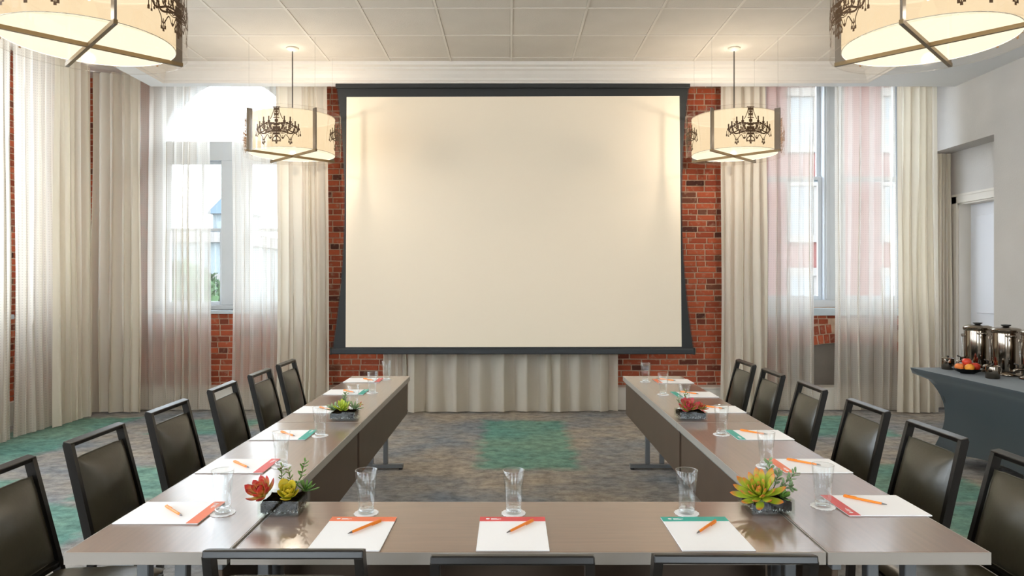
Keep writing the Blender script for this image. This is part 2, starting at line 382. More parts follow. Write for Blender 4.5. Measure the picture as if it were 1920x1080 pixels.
# ---- ceiling: dark-free slab above, lay-in tiles as parts, grid strips, soffit
ceil = struct(MB().box(-5.8, 5.8, YR - 0.3, 8.56, ZT + 0.04, ZT + 0.16).build('ceiling', M['tile']))
TS = 0.665; xs = []; k = -6
x = 0.01 - 6 * TS
X_seams = [x + i * TS for i in range(13)]
Y_seams = [7.35 - 0.667 * i for i in range(18)]
def clampi(a, b, lo, hi): return max(a, lo), min(b, hi)
tile_cache = {}
yl = [7.62] + Y_seams
for j in range(len(yl) - 1):
    y1, y0 = yl[j], yl[j + 1]
    if y1 < YR: break
    xl = [CX0] + [q for q in X_seams if CX0 < q < CX1] + [CX1]
    for i in range(len(xl) - 1):
        x0, x1 = xl[i], xl[i + 1]
        key = (round(x1 - x0, 3), round(y1 - y0, 3))
        if key not in tile_cache:
            w, d = (x1 - x0) / 2 - 0.008, (y1 - y0) / 2 - 0.008
            tile_cache[key] = MB().cbox(-w, w, -d, d, -0.012, 0.012, 0.006).mesh('ceiling_tile', M['tile'])
        o = bpy.data.objects.new('ceiling_tile', tile_cache[key]); COL.objects.link(o); o.parent = ceil
        o.location = ((x0 + x1) / 2, (y0 + y1) / 2, ZT + 0.012 + random.uniform(-0.001, 0.001))
g = MB()
for q in X_seams:
    if CX0 < q < CX1: g.box(q - 0.011, q + 0.011, YR, 7.6, ZT - 0.004, ZT + 0.004)
for q in Y_seams:
    if q > YR: g.box(CX0, CX1, q - 0.011, q + 0.011, ZT - 0.0045, ZT + 0.0035)
g.build('grid_strips', M['grid'], ceil)
s = MB()
s.box(CX0 - 0.2, CX0, YR, 7.75, ZS, ZT + 0.04)            # left soffit strip
s.box(CX1, XR, YR, 7.75, ZS, ZT + 0.04)                   # right soffit
s.box(CX0, CX1, CYF, 7.75, ZS, ZT + 0.04)            # back soffit
sof = struct(s.build('trim_1', M['soffit']))
# crown moulding: stepped cove swept round the tray (back, left, right)
prof = [(0, 0), (0.012, 0), (0.014, 0.018), (0.03, 0.024), (0.036, 0.05), (0.06, 0.085), (0.075, 0.115), (0.1, 0.13), (0.104, 0.15), (0.14, 0.165), (0.15, 0.2), (0.0, 0.2)]
m = MB(); path = [((CX0, YR), (1, 0)), ((CX0, CYF), (1, -1)), ((CX1, CYF), (-1, -1)), ((CX1, YR), (-1, 0))]
vsx = []
for (px, py), (nx, ny) in path:
    for d, z in prof: vsx.append((px + nx * d, py + ny * d, ZS + z))
n_ = len(prof); fsx = []
for i in range(3):
    for k in range(n_ - 1): fsx.append((i * n_ + k, (i + 1) * n_ + k, (i + 1) * n_ + k + 1, i * n_ + k + 1))
m.add(vsx, fsx); struct(recalc(m.build('trim_2', M['trim'])))

# ---- walls
LW = dict(x0=-4.36, x1=-2.56, z0=1.17)       # back wall opening behind left sheers
RW = dict(x0=3.06, x1=4.86, z0=1.2)
b = MB()
b.box(-6.2, LW['x0'], YB, YB + 0.4, 0, 4.2); b.box(LW['x1'], RW['x0'], YB, YB + 0.4, 0, 4.2)
b.box(LW['x0'], LW['x1'], YB, YB + 0.4, 0, LW['z0'])
b.box(RW['x0'], RW['x1'], YB + 0.1, YB + 0.4, 0, RW['z0'])
b.box(RW['x1'], 6.2, YB, YB + 0.4, 0, 4.2)
# masonry round the arched niche below the right window
NX0, NX1, NC, NR, NZ = 3.35, 4.7, 4.03, 2.0, 0.775
b.box(RW['x0'], NX0, YB, YB + 0.1, 0, RW['z0']); b.box(NX1, RW['x1'], YB, YB + 0.1, 0, RW['z0'])
arc = [(NC + NR * math.sin(t), NZ - NR + NR * math.cos(t)) for t in [math.asin((NX0 - NC) / NR) + (math.asin((NX1 - NC) / NR) - math.asin((NX0 - NC) / NR)) * i / 16 for i in range(17)]]
b.prism([(NX0, RW['z0'])] + arc + [(NX1, RW['z0'])], YB, YB + 0.1)
wall_back = struct(recalc(b.build('wall_back', M['mortar'])))
MB().box(NX0, NX1, YB + 0.07, YB + 0.1, 0.2, 0.8).build('niche_panel', M['niche'], wall_back)

CH, BL, JT = 0.0697, 0.214, 0.012
bricks = []          # (x0,x1,z0,z1)
def inter(a0, a1, holes):
    segs = [(a0, a1)]
    for h0, h1 in holes:
        ns = []
        for s0, s1 in segs:
            if h1 <= s0 or h0 >= s1: ns.append((s0, s1)); continue
            if h0 > s0: ns.append((s0, h0))
            if h1 < s1: ns.append((h1, s1))
        segs = ns
    return segs
nc = int(3.93 / CH) + 1; rb = random.Random(3)
for c in range(nc):
    z0 = 0.02 + c * CH + JT / 2; z1 = z0 + CH - JT
    holes = []
    if z1 > LW['z0'] - 0.02: holes.append((LW['x0'], LW['x1']))
    if z1 > RW['z0'] - 0.02: holes.append((RW['x0'], RW['x1']))
    # niche + arch rings
    if z0 < NZ + 0.24:
        if z1 > 0.3:
            zz = z0 - (NZ - NR); Ro = NR + 0.235
            if zz < Ro:
                hw = math.sqrt(max(Ro * Ro - zz * zz, 0)); a0, a1 = NC - hw, NC + hw
                lo = max(a0, NX0 - 0.02); hi = min(a1, NX1 + 0.02)
                if hi > lo: holes.append((lo, hi))
        else: holes.append((NX0, NX1))
    hdr = (c % 6 == 3); step = (BL / 2 + JT / 2 if hdr else BL + JT); x = -5.3 - (0.0 if hdr else (c % 2) * (BL + JT) / 2) - rb.uniform(0, 0.04)
    while x < 4.98:
        w = step - JT
        if not hdr and rb.random() < 0.12: w = BL / 2 - JT / 2
        for s0, s1 in inter(x, min(x + w, 5.04), holes):
            if s1 - s0 > 0.03 and s0 > -5.3 - 0.3: bricks.append((max(s0, -5.3), s1, z0, z1))
        x += w + JT
bricks = [q for q in bricks if q[1] > q[0] + 0.02]
def vis(q):
    xc, zc = (q[0] + q[1]) / 2, (q[2] + q[3]) / 2
    px = PX0 + F * xc / YB; py = PY0 - F * (zc - HCAM) / YB
    if py > 728 or py < 160: return 0
    if 388 < px < 432 and py > 585: return 3
    if 1525 < px < 1570 and py > 590: return 3
    if 614 < px < 634: return 2
    if 1292 < px < 1348: return 3
    if (622 < px < 712 or 1162 < px < 1348) and py > 664: return 3
    if 634 <= px < 648 or 1280 < px <= 1292 or 165 < px < 176: return 1.5
    return 0
order = sorted(bricks, key=lambda q: -(vis(q) + 0.001 * (q[1] - q[0])))
front = [q for q in order if vis(q) > 0][:270]; fs_ = set(front)
cache = {}
def add_brick(q, y, parent):
    key = round((q[1] - q[0]), 2)
    if key not in cache: cache[key] = MB().cbox(-key / 2, key / 2, -0.008, 0.02, -(CH - JT) / 2, (CH - JT) / 2, 0.004).mesh('brick', M['brick'])
    o = bpy.data.objects.new('brick', cache[key]); COL.objects.link(o); o.parent = parent
    o.location = ((q[0] + q[1]) / 2, y + random.uniform(-0.003, 0.002), (q[2] + q[3]) / 2); o.rotation_euler = (random.uniform(-0.02, 0.02), random.uniform(-0.008, 0.008), random.uniform(-0.01, 0.01)); return o
for q in front: add_brick(q, YB, wall_back)
# arch rings of upright bricks below the right window
AZ = NZ - NR; na = 0
for ring, (r0, r1) in enumerate(((NR + 0.006, NR + 0.11), (NR + 0.122, NR + 0.226))):
    t0, t1 = math.asin((NX0 - NC) / NR), math.asin((NX1 - NC) / NR); st = 0.07 / NR
    t = t0 + (0.5 * st if ring else 0)
    me = MB().cbox(-0.029, 0.029, -0.008, 0.02, -0.052, 0.052, 0.004).mesh('brick', M['brick'])
    while t < t1:
        o = bpy.data.objects.new('brick', me); COL.objects.link(o); o.parent = wall_back
        rr = (r0 + r1) / 2; o.location = (NC + rr * math.sin(t), YB + random.uniform(-0.003, 0.002), AZ + rr * math.cos(t)); o.rotation_euler = (0, t, 0); t += st; na += 1
        if 270 + na >= 298: break
    if 270 + na >= 298: me = None; t0 = 9
rest = MB()
for q in bricks:
    if q in fs_: continue
    rest.box(q[0], q[1], YB - 0.008 + random.uniform(-0.003, 0.002), YB + 0.01, q[2], q[3])
if na < 60:
    pass
o = rest.build('bricks', M['brick'], wall_back); o['kind'] = 'stuff'

# left wall with tall windows; the first seen edge-on at the frame's left border, the rest added unseen for daylight
lw_open = [(5.35, 7.2), (3.0, 4.85), (0.65, 2.5), (-1.7, 0.15), (-3.9, -2.05)]
b = MB(); ys = [YR - 0.3]
for y0, y1 in sorted(lw_open): ys += [y0, y1]
ys.append(8.6)
for i in range(0, len(ys), 2): b.box(XL - 0.4, XL, ys[i], ys[i + 1], 0, 4.2)
for y0, y1 in lw_open: b.box(XL - 0.4, XL, y0, y1, 0, 1.17); b.box(XL - 0.4, XL, y0, y1, 3.85, 4.2)
wall_left = struct(b.build('wall_left', M['mortar']))
rest = MB(); cnt = 0; lcache = {}
for c in range(nc):
    z0 = 0.02 + c * CH + JT / 2; z1 = z0 + CH - JT; y = 4.0 - (c % 2) * 0.113
    while y < 8.2:
        for s0, s1 in inter(y, min(y + BL, 8.24), [(5.35, 7.2), (3.0, 4.85)] if z1 > 1.15 else []):
            if s1 - s0 < 0.03: continue
            if s0 > 7.15 and s0 < 7.55 and z0 > 0.25:
                key = round(s1 - s0, 2)
                if key not in lcache: lcache[key] = MB().cbox(-0.02, 0.008, -key / 2, key / 2, -(CH - JT) / 2, (CH - JT) / 2, 0.004).mesh('brick', M['brick'])
                o = bpy.data.objects.new('brick', lcache[key]); COL.objects.link(o); o.parent = wall_left; o.location = (XL + random.uniform(-0.002, 0.003), (s0 + s1) / 2, (z0 + z1) / 2); cnt += 1
            else: rest.box(XL - 0.01, XL + 0.008 + random.uniform(-0.002, 0.003), s0, s1, z0, z1)
        y += BL + JT
o = rest.build('bricks', M['brick'], wall_left); o['kind'] = 'stuff'

# right wall: plaster, with the door recess at its far end
b = MB()
AY0, AZ1, AXD = 7.13, 3.055, 5.3
b.box(XR, XR + 0.25, YR - 0.3, AY0, 0, 4.0); b.box(XR, XR + 0.6, AY0, 8.25, AZ1, 4.0)
b.box(AXD, AXD + 0.12, YR, 7.3, 0, 4.0)
b.box(AXD, AXD + 0.12, 7.3, 8.09, 2.44, AZ1 + 0.1); b.box(AXD, AXD + 0.12, 8.09, 8.3, 0, AZ1 + 0.1)
b.box(AXD + 0.12, AXD + 0.9, 7.0, 8.5, 2.44, 2.5)
wall_right = struct(b.build('wall_right', M['plaster']))
# rear wall behind the viewer, with two unseen windows added to light the room
b = MB(); ro = [(-3.6, -1.2), (1.2, 3.6)]
b.box(-5.7, -3.6, YR - 0.3, YR, 0, 4.2); b.box(-1.2, 1.2, YR - 0.3, YR, 0, 4.2); b.box(3.6, 5.3, YR - 0.3, YR, 0, 4.2)
for x0, x1 in ro: b.box(x0, x1, YR - 0.3, YR, 0, 0.9); b.box(x0, x1, YR - 0.3, YR, 3.4, 4.2)
struct(b.build('wall_rear', M['plaster']))

# door in the recess
d = struct(MB().cbox(AXD + 0.14, AXD + 0.18, 7.3, 8.09, 0.01, 2.44, 0.004).build('door_1', M['doorp']))
fr = MB()
fr.box(AXD - 0.02, AXD + 0.0, 8.085, 8.2, 0, 2.53); fr.box(AXD - 0.02, AXD, 7.2, 8.2, 2.44, 2.545)
fr.box(AXD - 0.02, AXD, 7.19, 7.3, 0, 2.44)
fr.box(AXD, AXD + 0.14, 8.065, 8.088, 0, 2.44); fr.box(AXD, AXD + 0.14, 7.3, 8.088, 2.42, 2.439)
fr.box(AXD - 0.028, AXD - 0.02, 8.17, 8.2, 0, 2.545); fr.box(AXD - 0.028, AXD - 0.02, 7.2, 8.2, 2.52, 2.545)
fr.build('door_frame', M['base'], d)
pn = MB(); pn.cbox(AXD + 0.126, AXD + 0.14, 7.42, 7.95, 1.15, 2.28, 0.005); pn.cbox(AXD + 0.126, AXD + 0.14, 7.42, 7.95, 0.2, 1.0, 0.005); pn.build('door_panel', M['doorp'], d)
MB().tube([(AXD + 0.14, 7.38, 1.02), (AXD + 0.09, 7.38, 1.02), (AXD + 0.085, 7.49, 1.02)], 0.01, 8).build('door_handle', M['steel'], d)

# plinth / baseboards
b = MB(); b.cbox(XL, 5.02, 8.05, YB - 0.004, 0, 0.25, 0.004); b.cbox(XL, 5.02, 8.035, YB - 0.004, 0.25, 0.268, 0.004); struct(b.build('baseboard_back', M['base']))
b = MB(); b.cbox(XL, XL + 0.06, YR, 8.05, 0, 0.25, 0.004); struct(b.build('baseboard_left', M['base']))
b = MB(); b.cbox(XR - 0.015, XR, YR, AY0, 0, 0.16, 0.004); struct(b.build('baseboard_right', M['base']))

# ---- windows
def rectbar(m, x0, x1, z0, z1, y0, y1): m.cbox(x0, x1, y0, y1, z0, z1, 0.004)
GY = 8.45
def window_left():
    cx = -3.445; r = 0.79; cz = 3.23
    x0, x1 = LW['x0'], LW['x1']; m = MB()
    # jambs, head spandrel with arch cut
    m.cbox(x0, -4.235, 8.36, 8.54, LW['z0'], 3.02, 0.004); m.cbox(-2.655, x1, 8.36, 8.54, LW['z0'], 3.02, 0.004)
    m.cbox(x0, x1, 8.37, 8.54, 3.0, 3.235, 0.004); m.cbox(x0, x1, 8.36, 8.54, LW['z0'], 1.225, 0.004)
    m.cbox(-3.545, -3.345 + 0.11, 8.36, 8.54, 1.225, 3.0, 0.006)
    N = 14
    for sgn in (-1, 1):
        pts = [(cx + sgn * r * math.cos(PI / 2 * i / N), cz + r * math.sin(PI / 2 * i / N)) for i in range(N + 1)]
        edge = x0 if sgn < 0 else x1
        vs = []
        for (px, pz) in pts:
            vs += [(px, 8.37, pz), (edge, 8.37, pz), (px, 8.54, pz), (edge, 8.54, pz)]
        fs = []
        for i in range(N):
            a, c = i * 4, i * 4 + 4
            fs += [(a, a + 1, c + 1, c), (a + 2, c + 2, c + 3, a + 3), (a, c, c + 2, a + 2)]
        m.add(vs, fs)
    m.box(x0, x1, 8.37, 8.54, cz + r, 4.2)
    w = struct(recalc(m.build('window_1', M['frame'])))
    sh = MB()
    for a, c, z0, z1, yy in ((-4.235, -3.545, 2.13, 3.0, 8.47), (-4.235, -3.545, 1.225, 2.17, 8.43), (-3.235, -2.655, 2.13, 3.0, 8.47), (-3.235, -2.655, 1.225, 2.17, 8.43)):
        q = MB(); t = 0.035
        q.cbox(a, a + t, yy - 0.018, yy + 0.018, z0, z1, 0.003); q.cbox(c - t, c, yy - 0.018, yy + 0.018, z0, z1, 0.003)
        q.cbox(a + t, c - t, yy - 0.018, yy + 0.018, z0, z0 + 0.045, 0.003); q.cbox(a + t, c - t, yy - 0.018, yy + 0.018, z1 - 0.035, z1, 0.003)
        mid = a + 0.43 * (c - a) + 0.13; q.cbox(mid - 0.014, mid + 0.014, yy - 0.014, yy + 0.014, z0 + 0.04, z1 - 0.035, 0.002)
        so = q.build('sash', M['frame'], w)
        MB().box(a + t, mid - 0.014, yy - 0.003, yy + 0.003, z0 + 0.04, z1 - 0.03).build('pane', M['pane'], so)
        MB().box(mid + 0.014, c - t, yy - 0.003, yy + 0.003, z0 + 0.04, z1 - 0.03).build('pane', M['pane'], so)
    pts = [(cx + r * math.cos(PI * i / 24), cz + r * math.sin(PI * i / 24)) for i in range(25)]
    MB().prism(pts, 8.45, 8.456).build('arched_pane', M['pane'], w)
    MB().cbox(x0 - 0.04, x1 + 0.04, YB - 0.06, 8.4, LW['z0'] - 0.045, LW['z0'], 0.006).build('window_sill', M['sill'], w)
window_left()
def window_right():
    x0, x1 = RW['x0'], RW['x1']; m = MB()
    m.cbox(x0, x0 + 0.07, 8.36, 8.54, 1.2, 4.1, 0.004); m.cbox(x1 - 0.07, x1, 8.36, 8.54, 1.2, 4.1, 0.004)
    m.cbox(3.84, 4.09, 8.35, 8.54, 1.2, 4.1, 0.008); m.cbox(3.86, 3.9, 8.335, 8.35, 1.3, 4.1, 0.004); m.cbox(4.03, 4.07, 8.335, 8.35, 1.3, 4.1, 0.004)
    m.cbox(x0, x1, 8.33, 8.54, 1.2, 1.29, 0.004)
    w = struct(m.build('window_2', M['frame']))
    for a, c in ((x0 + 0.07, 3.84), (4.09, x1 - 0.07)):
        for z0, z1, yy in ((2.75, 4.1, 8.48), (1.29, 2.81, 8.44)):
            q = MB(); t = 0.045
            q.cbox(a, a + t, yy - 0.018, yy + 0.018, z0, z1, 0.003); q.cbox(c - t, c, yy - 0.018, yy + 0.018, z0, z1, 0.003)
            q.cbox(a + t, c - t, yy - 0.018, yy + 0.018, z0, z0 + 0.05, 0.003); q.cbox(a + t, c - t, yy - 0.018, yy + 0.018, z1 - 0.04, z1, 0.003)
            so = q.build('sash', M['frame'], w); MB().box(a + t, c - t, yy - 0.003, yy + 0.003, z0 + 0.045, z1 - 0.035).build('pane', M['pane'], so)
    MB().cbox(x0 - 0.03, x1 + 0.03, YB - 0.05, 8.36, 1.105, 1.195, 0.006).build('window_sill', M['sill'], w)
window_right()
for i, (y0, y1) in enumerate(lw_open):  # all past the first are added out of view to let in daylight
    m = MB()
    m.cbox(XL - 0.25, XL - 0.02, y1 - 0.1, y1, 1.17, 3.85, 0.006); m.cbox(XL - 0.25, XL - 0.02, y0, y0 + 0.1, 1.17, 3.85, 0.006)
    m.cbox(XL - 0.25, XL - 0.08, (y0 + y1) / 2 - 0.06, (y0 + y1) / 2 + 0.06, 1.17, 3.85, 0.006)
    m.cbox(XL - 0.22, XL - 0.1, y0 + 0.1, y1 - 0.1, 2.45, 2.51, 0.004); m.cbox(XL - 0.25, XL - 0.04, y0 + 0.1, y1 - 0.1, 1.17, 1.24, 0.004); m.cbox(XL - 0.25, XL - 0.04, y0 + 0.1, y1 - 0.1, 3.77, 3.85, 0.004)
    w = struct(m.build('window_%d' % (i + 3), M['frame']))
    MB().box(XL - 0.17, XL - 0.164, y0 + 0.1, y1 - 0.1, 1.24, 3.77).build('pane', M['pane'], w)
    MB().cbox(XL - 0.3, XL + 0.06, y0 - 0.02, y1 + 0.02, 1.12, 1.17, 0.006).build('window_sill', M['sill'], w)
for i, (x0, x1) in enumerate(ro):  # frames and panes of the added rear windows
    m = MB(); m.box(x0, x0 + 0.08, YR - 0.2, YR - 0.1, 0.9, 3.4); m.box(x1 - 0.08, x1, YR - 0.2, YR - 0.1, 0.9, 3.4); m.box(x0, x1, YR - 0.2, YR - 0.1, 0.9, 0.98); m.box(x0, x1, YR - 0.2, YR - 0.1, 3.32, 3.4); m.box(x0, x1, YR - 0.2, YR - 0.1, 2.2, 2.26)
    w = struct(m.build('window_%d' % (i + 8), M['frame'])); MB().box(x0 + 0.08, x1 - 0.08, YR - 0.153, YR - 0.147, 0.98, 3.32).build('pane', M['pane'], w)

# ================================================================== OUTSIDE
ZG = -4.0
struct(MB().box(-60, 60, 8.9, 90, ZG - 0.2, ZG).build('ground', M['ground']))
def building(name, x0, x1, y0, y1, z1, wm, label, cols, rows, zr0, dz, ww, wh, stonebands=True):
    t = empty(name, ((x0 + x1) / 2, y0, ZG)); cx = (x0 + x1) / 2
    MB().box(x0 - cx, x1 - cx, 0, y1 - y0, 0, z1 - ZG).build('wall', wm, t)
    for r in range(rows):
        for c in range(cols):
            xc = x0 + (c + 0.5) * (x1 - x0) / cols - cx; zc = zr0 + r * dz - ZG
            q = MB(); q.box(xc - ww / 2 - 0.12, xc + ww / 2 + 0.12, -0.14, 0.0, zc - 0.22, zc); q.box(xc - ww / 2 - 0.12, xc + ww / 2 + 0.12, -0.14, 0, zc + wh, zc + wh + 0.25)
            q.box(xc - ww / 2 - 0.1, xc - ww / 2, -0.08, 0, zc, zc + wh); q.box(xc + ww / 2, xc + ww / 2 + 0.1, -0.08, 0, zc, zc + wh)
            q.box(xc - ww / 2, xc + ww / 2, -0.06, 0, zc + wh / 2 - 0.04, zc + wh / 2 + 0.04)
            wd = q.build('window', M['stone'], t); MB().box(xc - ww / 2, xc + ww / 2, -0.04, -0.01, zc, zc + wh).build('pane', M['fglass'], wd)
    MB().box(x0 - cx - 0.2, x1 - cx + 0.2, -0.25, y1 - y0, z1 - ZG, z1 - ZG + 0.5).build('cornice', M['stone'], t)
    return tag(t, label, 'building')
building('brick_building', 4.6, 22, 21, 30, 7.6, M['facade'], 'red brick building with stone-trimmed windows across the street, behind the right sheers', 6, 4, -2.6, 2.75, 0.7, 1.5)
t = building('glass_building', -17.5, -11.3, 27, 34, 3.0, M['pale'], 'pale low building with blue glass windows behind the left window', 5, 2, -2.2, 2.1, 0.8, 1.6)
t = empty('turret_house', (-14.8, 36, ZG))
MB().box(-0.9, 0.9, 0, 1.8, 0, 9.0).build('wall', M['pale'], t)
MB().add([(-1.15, -0.25, 9.0), (1.15, -0.25, 9.0), (1.15, 2.05, 9.0), (-1.15, 2.05, 9.0), (0, 0.9, 10.8)], [(0, 1, 4), (1, 2, 4), (2, 3, 4), (3, 0, 4), (0, 3, 2, 1)]).build('roof', M['slate'], t)
for wx in (-0.45, 0.45): MB().box(wx - 0.22, wx + 0.22, -0.06, 0, 7.7, 8.6).build('window', M['fglass'], t)
MB().tube([(0, 0.9, 10.7), (0, 0.9, 11.5)], 0.04, 6).build('finial', M['slate'], t)
tag(t, 'distant pale turret with steep slate blue roof seen through the left window', 'turret')
def tree(x, y, h, r, label):
    t = empty('tree', (x, y, ZG)); MB().tube([(0, 0, 0), (0.1, 0, h * 0.35), (0, 0.1, h * 0.6)], [0.3, 0.22, 0.15], 8).build('trunk', M['bark'], t)
    rn = random.Random(int(x * 10)); m = MB()
    for i in range(900):
        v = Vector((rn.gauss(0, 1), rn.gauss(0, 1), rn.gauss(0, 1))).normalized() * r * (0.55 + 0.45 * rn.random()); v.z *= 0.9
        v *= 0.8 + 0.35 * noise.noise(v * 0.8); c = v + Vector((0, 0, h * 0.72)); a = Vector((rn.gauss(0, 1), rn.gauss(0, 1), rn.gauss(0, 1))).normalized(); bb = a.orthogonal().normalized(); s_ = rn.uniform(0.14, 0.3)
        m.add([c - a * s_, c + bb * s_ * 0.6, c + a * s_, c - bb * s_ * 0.6], [(0, 1, 2, 3)])
    o = m.build('crown', M['foliage'], t); o['kind'] = 'stuff'
    tag(t, label, 'tree', 'trees outside the left window')
tree(-10.1, 21, 7.0, 1.5, 'green leafy tree outside the left window, nearer of the two')
tree(-20.5, 36, 8.6, 2.6, 'green leafy tree beyond the pale low building')

# ================================================================== CURTAINS
def curtain(name, p0, p1, z0, z1, folds, amp, m, label, group, seed=0, flare=0.0, box=0.0, sag=0.0, cat='curtain', cols=None, edge=0.0):
    """pleated hanging cloth between floor points p0 and p1"""
    rn = random.Random(seed); p0 = Vector((*p0, 0)); p1 = Vector((*p1, 0)); t = p1 - p0; L = t.length; t.normalize(); nrm = Vector((t.y, -t.x, 0))
    nu = folds * 10; nv = 22
    # irregular fold positions
    ws = [rn.uniform(0.55, 1.45) for _ in range(folds)]; S = sum(ws); acc = [0]
    for w in ws: acc.append(acc[-1] + w / S)
    am = [rn.uniform(0.55, 1.2) for _ in range(folds + 1)]; ph = [rn.uniform(-1, 1) for _ in range(folds)]
    m_ = MB(); uvs = []; arc = 0; lastp = None
    for i in range(nu + 1):
        k = min(i // 10, folds - 1); fr = (i - k * 10) / 10.0
        u = acc[k] + (acc[k + 1] - acc[k]) * fr
        w = math.sin(2 * PI * fr); w = math.copysign(abs(w) ** (1 - box), w) if abs(w) > 1e-6 else 0
        a = am[k]
        for j in range(nv + 1):
            v = j / nv; z = z0 + (z1 - z0) * v
            dn = 1 - v
            A = amp * a * (0.55 + 0.6 * dn)
            off = A * w + amp * 0.45 * noise.noise(Vector((u * 6 + seed, v * 2.2, seed * 1.7))) * (0.3 + dn)
            su = (u - 0.5) * L * (1 + flare * dn * dn) + L * 0.5 + 0.022 * math.sin(4 * PI * fr + ph[k]) * (0.4 + 0.6 * dn) * a + 0.03 * noise.noise(Vector((u * 3, v * 1.5, seed + 9)))
            su += edge * math.sin(PI * min(1, dn * 1.3)) * (u - 0.5)
            p = p0 + t * su + nrm * off
            m_.v.append((p.x, p.y, z + (sag * rn.uniform(-1, 1) if j == 0 else 0) + (0.010 * w if j == 0 else 0)))
            if j == nv // 2:
                if lastp is not None: arc += (p - lastp).length
                lastp = p
        uvs += [(arc, z0 + (z1 - z0) * j / nv) for j in range(nv + 1)]
    for i in range(nu):
        for j in range(nv):
            a = i * (nv + 1) + j; m_.f.append((a, a + nv + 1, a + nv + 2, a + 1)); m_.mi.append(0)
    m_.uv = uvs; m_.smooth = True
    o = m_.build(name, m); tag(o, label, cat, group); return o
GD, GSH = 'cream drapes', 'sheer curtains'
YC = 7.9
def xb(px): return (px - PX0) * YC / F
zc0, zc1 = 0.012, 3.92
curtain('drape', (xb(178), 7.86), (xb(266), 7.86), zc0, zc1, 5, 0.06, M['drape'], 'narrow cream drape in the back left corner beside the left window', GD, 1, 0.02)
curtain('drape', (xb(523), 7.86), (xb(615), 7.86), zc0, zc1, 5, 0.06, M['drape'], 'cream drape between the left window and the projection screen', GD, 2, 0.03)
curtain('drape', (xb(1350), 7.86), (xb(1436), 7.86), zc0, zc1, 5, 0.06, M['drape'], 'cream drape between the projection screen and the right window', GD, 3, 0.03)
curtain('drape', (xb(1680), 7.86), (xb(1752), 7.86), zc0, zc1, 5, 0.06, M['drape'], 'cream drape at the right edge of the right window, behind the buffet table', GD, 4, 0.03)
curtain('drape', (xb(768), 7.9), (xb(1156), 7.9), zc0, 3.9, 10, 0.075, M['drape'], 'wide cream drape hanging behind the projection screen, its hem showing below', GD, 5, 0.0, box=0.45)
curtain('drape', (xb(716), 8.0), (xb(764), 8.0), 0.03, 3.9, 4, 0.025, M['drape'], 'narrow drape left of the wide one below the screen, beside bare brick', GD, 12, 0.0)
curtain('sheer_curtain', (xb(254), 7.96), (xb(389), 7.96), 0.03, zc1, 7, 0.045, M['sheer'], 'white sheer curtain on the left half of the back left window', GSH, 6, 0.03)
curtain('sheer_curtain', (xb(433), 7.96), (xb(528), 7.96), 0.03, zc1, 5, 0.045, M['sheer'], 'white sheer curtain on the right half of the left window, behind the hanging lamp', GSH, 7, 0.02)
curtain('sheer_curtain', (xb(1432), 7.96), (xb(1531), 7.96), 0.02, zc1, 5, 0.045, M['sheer'], 'white sheer curtain on the left half of the right window', GSH, 8, 0.03)
curtain('sheer_curtain', (xb(1570), 7.96), (xb(1686), 7.96), 0.02, zc1, 6, 0.045, M['sheer'], 'white sheer curtain on the right half of the right window', GSH, 9, 0.03)
XLc = -4.72
curtain('drape', (XLc, 7.06), (XLc, 7.68), zc0, zc1, 6, 0.05, M['drape'], 'cream drape on the left wall next to the back corner', GD, 10, 0.03)
curtain('sheer_curtain', (XLc - 0.05, 6.56), (XLc - 0.05, 7.17), 0.02, zc1, 6, 0.05, M['sheerg'], 'grid woven sheer curtain on the left wall beside the cream drape', GSH, 11, 0.03)
curtain('sheer_curtain', (XLc - 0.03, 5.95), (XLc - 0.03, 6.49), 0.02, zc1, 6, 0.05, M['sheerg'], 'grid woven sheer curtain at the very left edge of the photo', GSH, 13, 0.0)
curtain('drape', (5.075, 8.14), (5.255, 8.14), 0.015, 3.04, 5, 0.03, M['drape'], 'slim drape inside the recess beside the white door', GD, 14, 0.0)

# ================================================================== PROJECTION SCREEN
YS = 7.66
def sx(px): return (px - PX0) * YS / F
def sz(py): return HCAM + (PY0 - py) * YS / F
scr = empty('projection_screen', (sx(961), YS, sz(664)))
X0, Z0 = sx(961), sz(664)
def side(pts, n=20):
    out = []
    for i in range(n + 1):
        t = i / n; (xa, ya), (xm, ym), (xc_, yc) = pts      # lagrange through three points in py
        y = ya + (yc - ya) * t
        L0 = (y - ym) * (y - yc) / ((ya - ym) * (ya - yc)); L1 = (y - ya) * (y - yc) / ((ym - ya) * (ym - yc)); L2 = (y - ya) * (y - ym) / ((yc - ya) * (yc - ym))
        out.append((xa * L0 + xm * L1 + xc_ * L2, y))
    return out
lft = side([(632, 164), (646, 400), (624, 655)]); rgt = side([(1291, 164), (1278, 400), (1300, 655)])
vs = []; n = len(lft)
for k, yy in enumerate((0, 0.003)):
    for (a, b_), (c, d_) in zip(lft, rgt): vs += [(sx(a) - X0, yy, sz(b_) - Z0), (sx(c) - X0, yy, sz(d_) - Z0)]
fs = []
for i in range(n - 1):
    a = 2 * i; fs.append((a, a + 2, a + 3, a + 1)); a2 = a + 2 * n; fs.append((a2, a2 + 1, a2 + 3, a2 + 2)); fs.append((a, a2, a2 + 2, a + 2)); fs.append((a + 1, a + 3, a2 + 3, a2 + 1))
m = MB(); m.add(vs, fs); recalc(m.build('black_border', M['black'], scr))
m = MB(); m.add([(sx(650) - X0, -0.002, sz(182) - Z0), (sx(1274) - X0, -0.002, sz(180) - Z0), (sx(1278) - X0, -0.002, sz(650) - Z0), (sx(648) - X0, -0.002, sz(651) - Z0)], [(0, 3, 2, 1)]); m.build('screen_surface', M['screen'], scr)
MB().cbox(sx(621) - X0, sx(1301) - X0, -0.02, 0.022, 0, 0.062, 0.006).build('bottom_bar', M['bar'], scr)
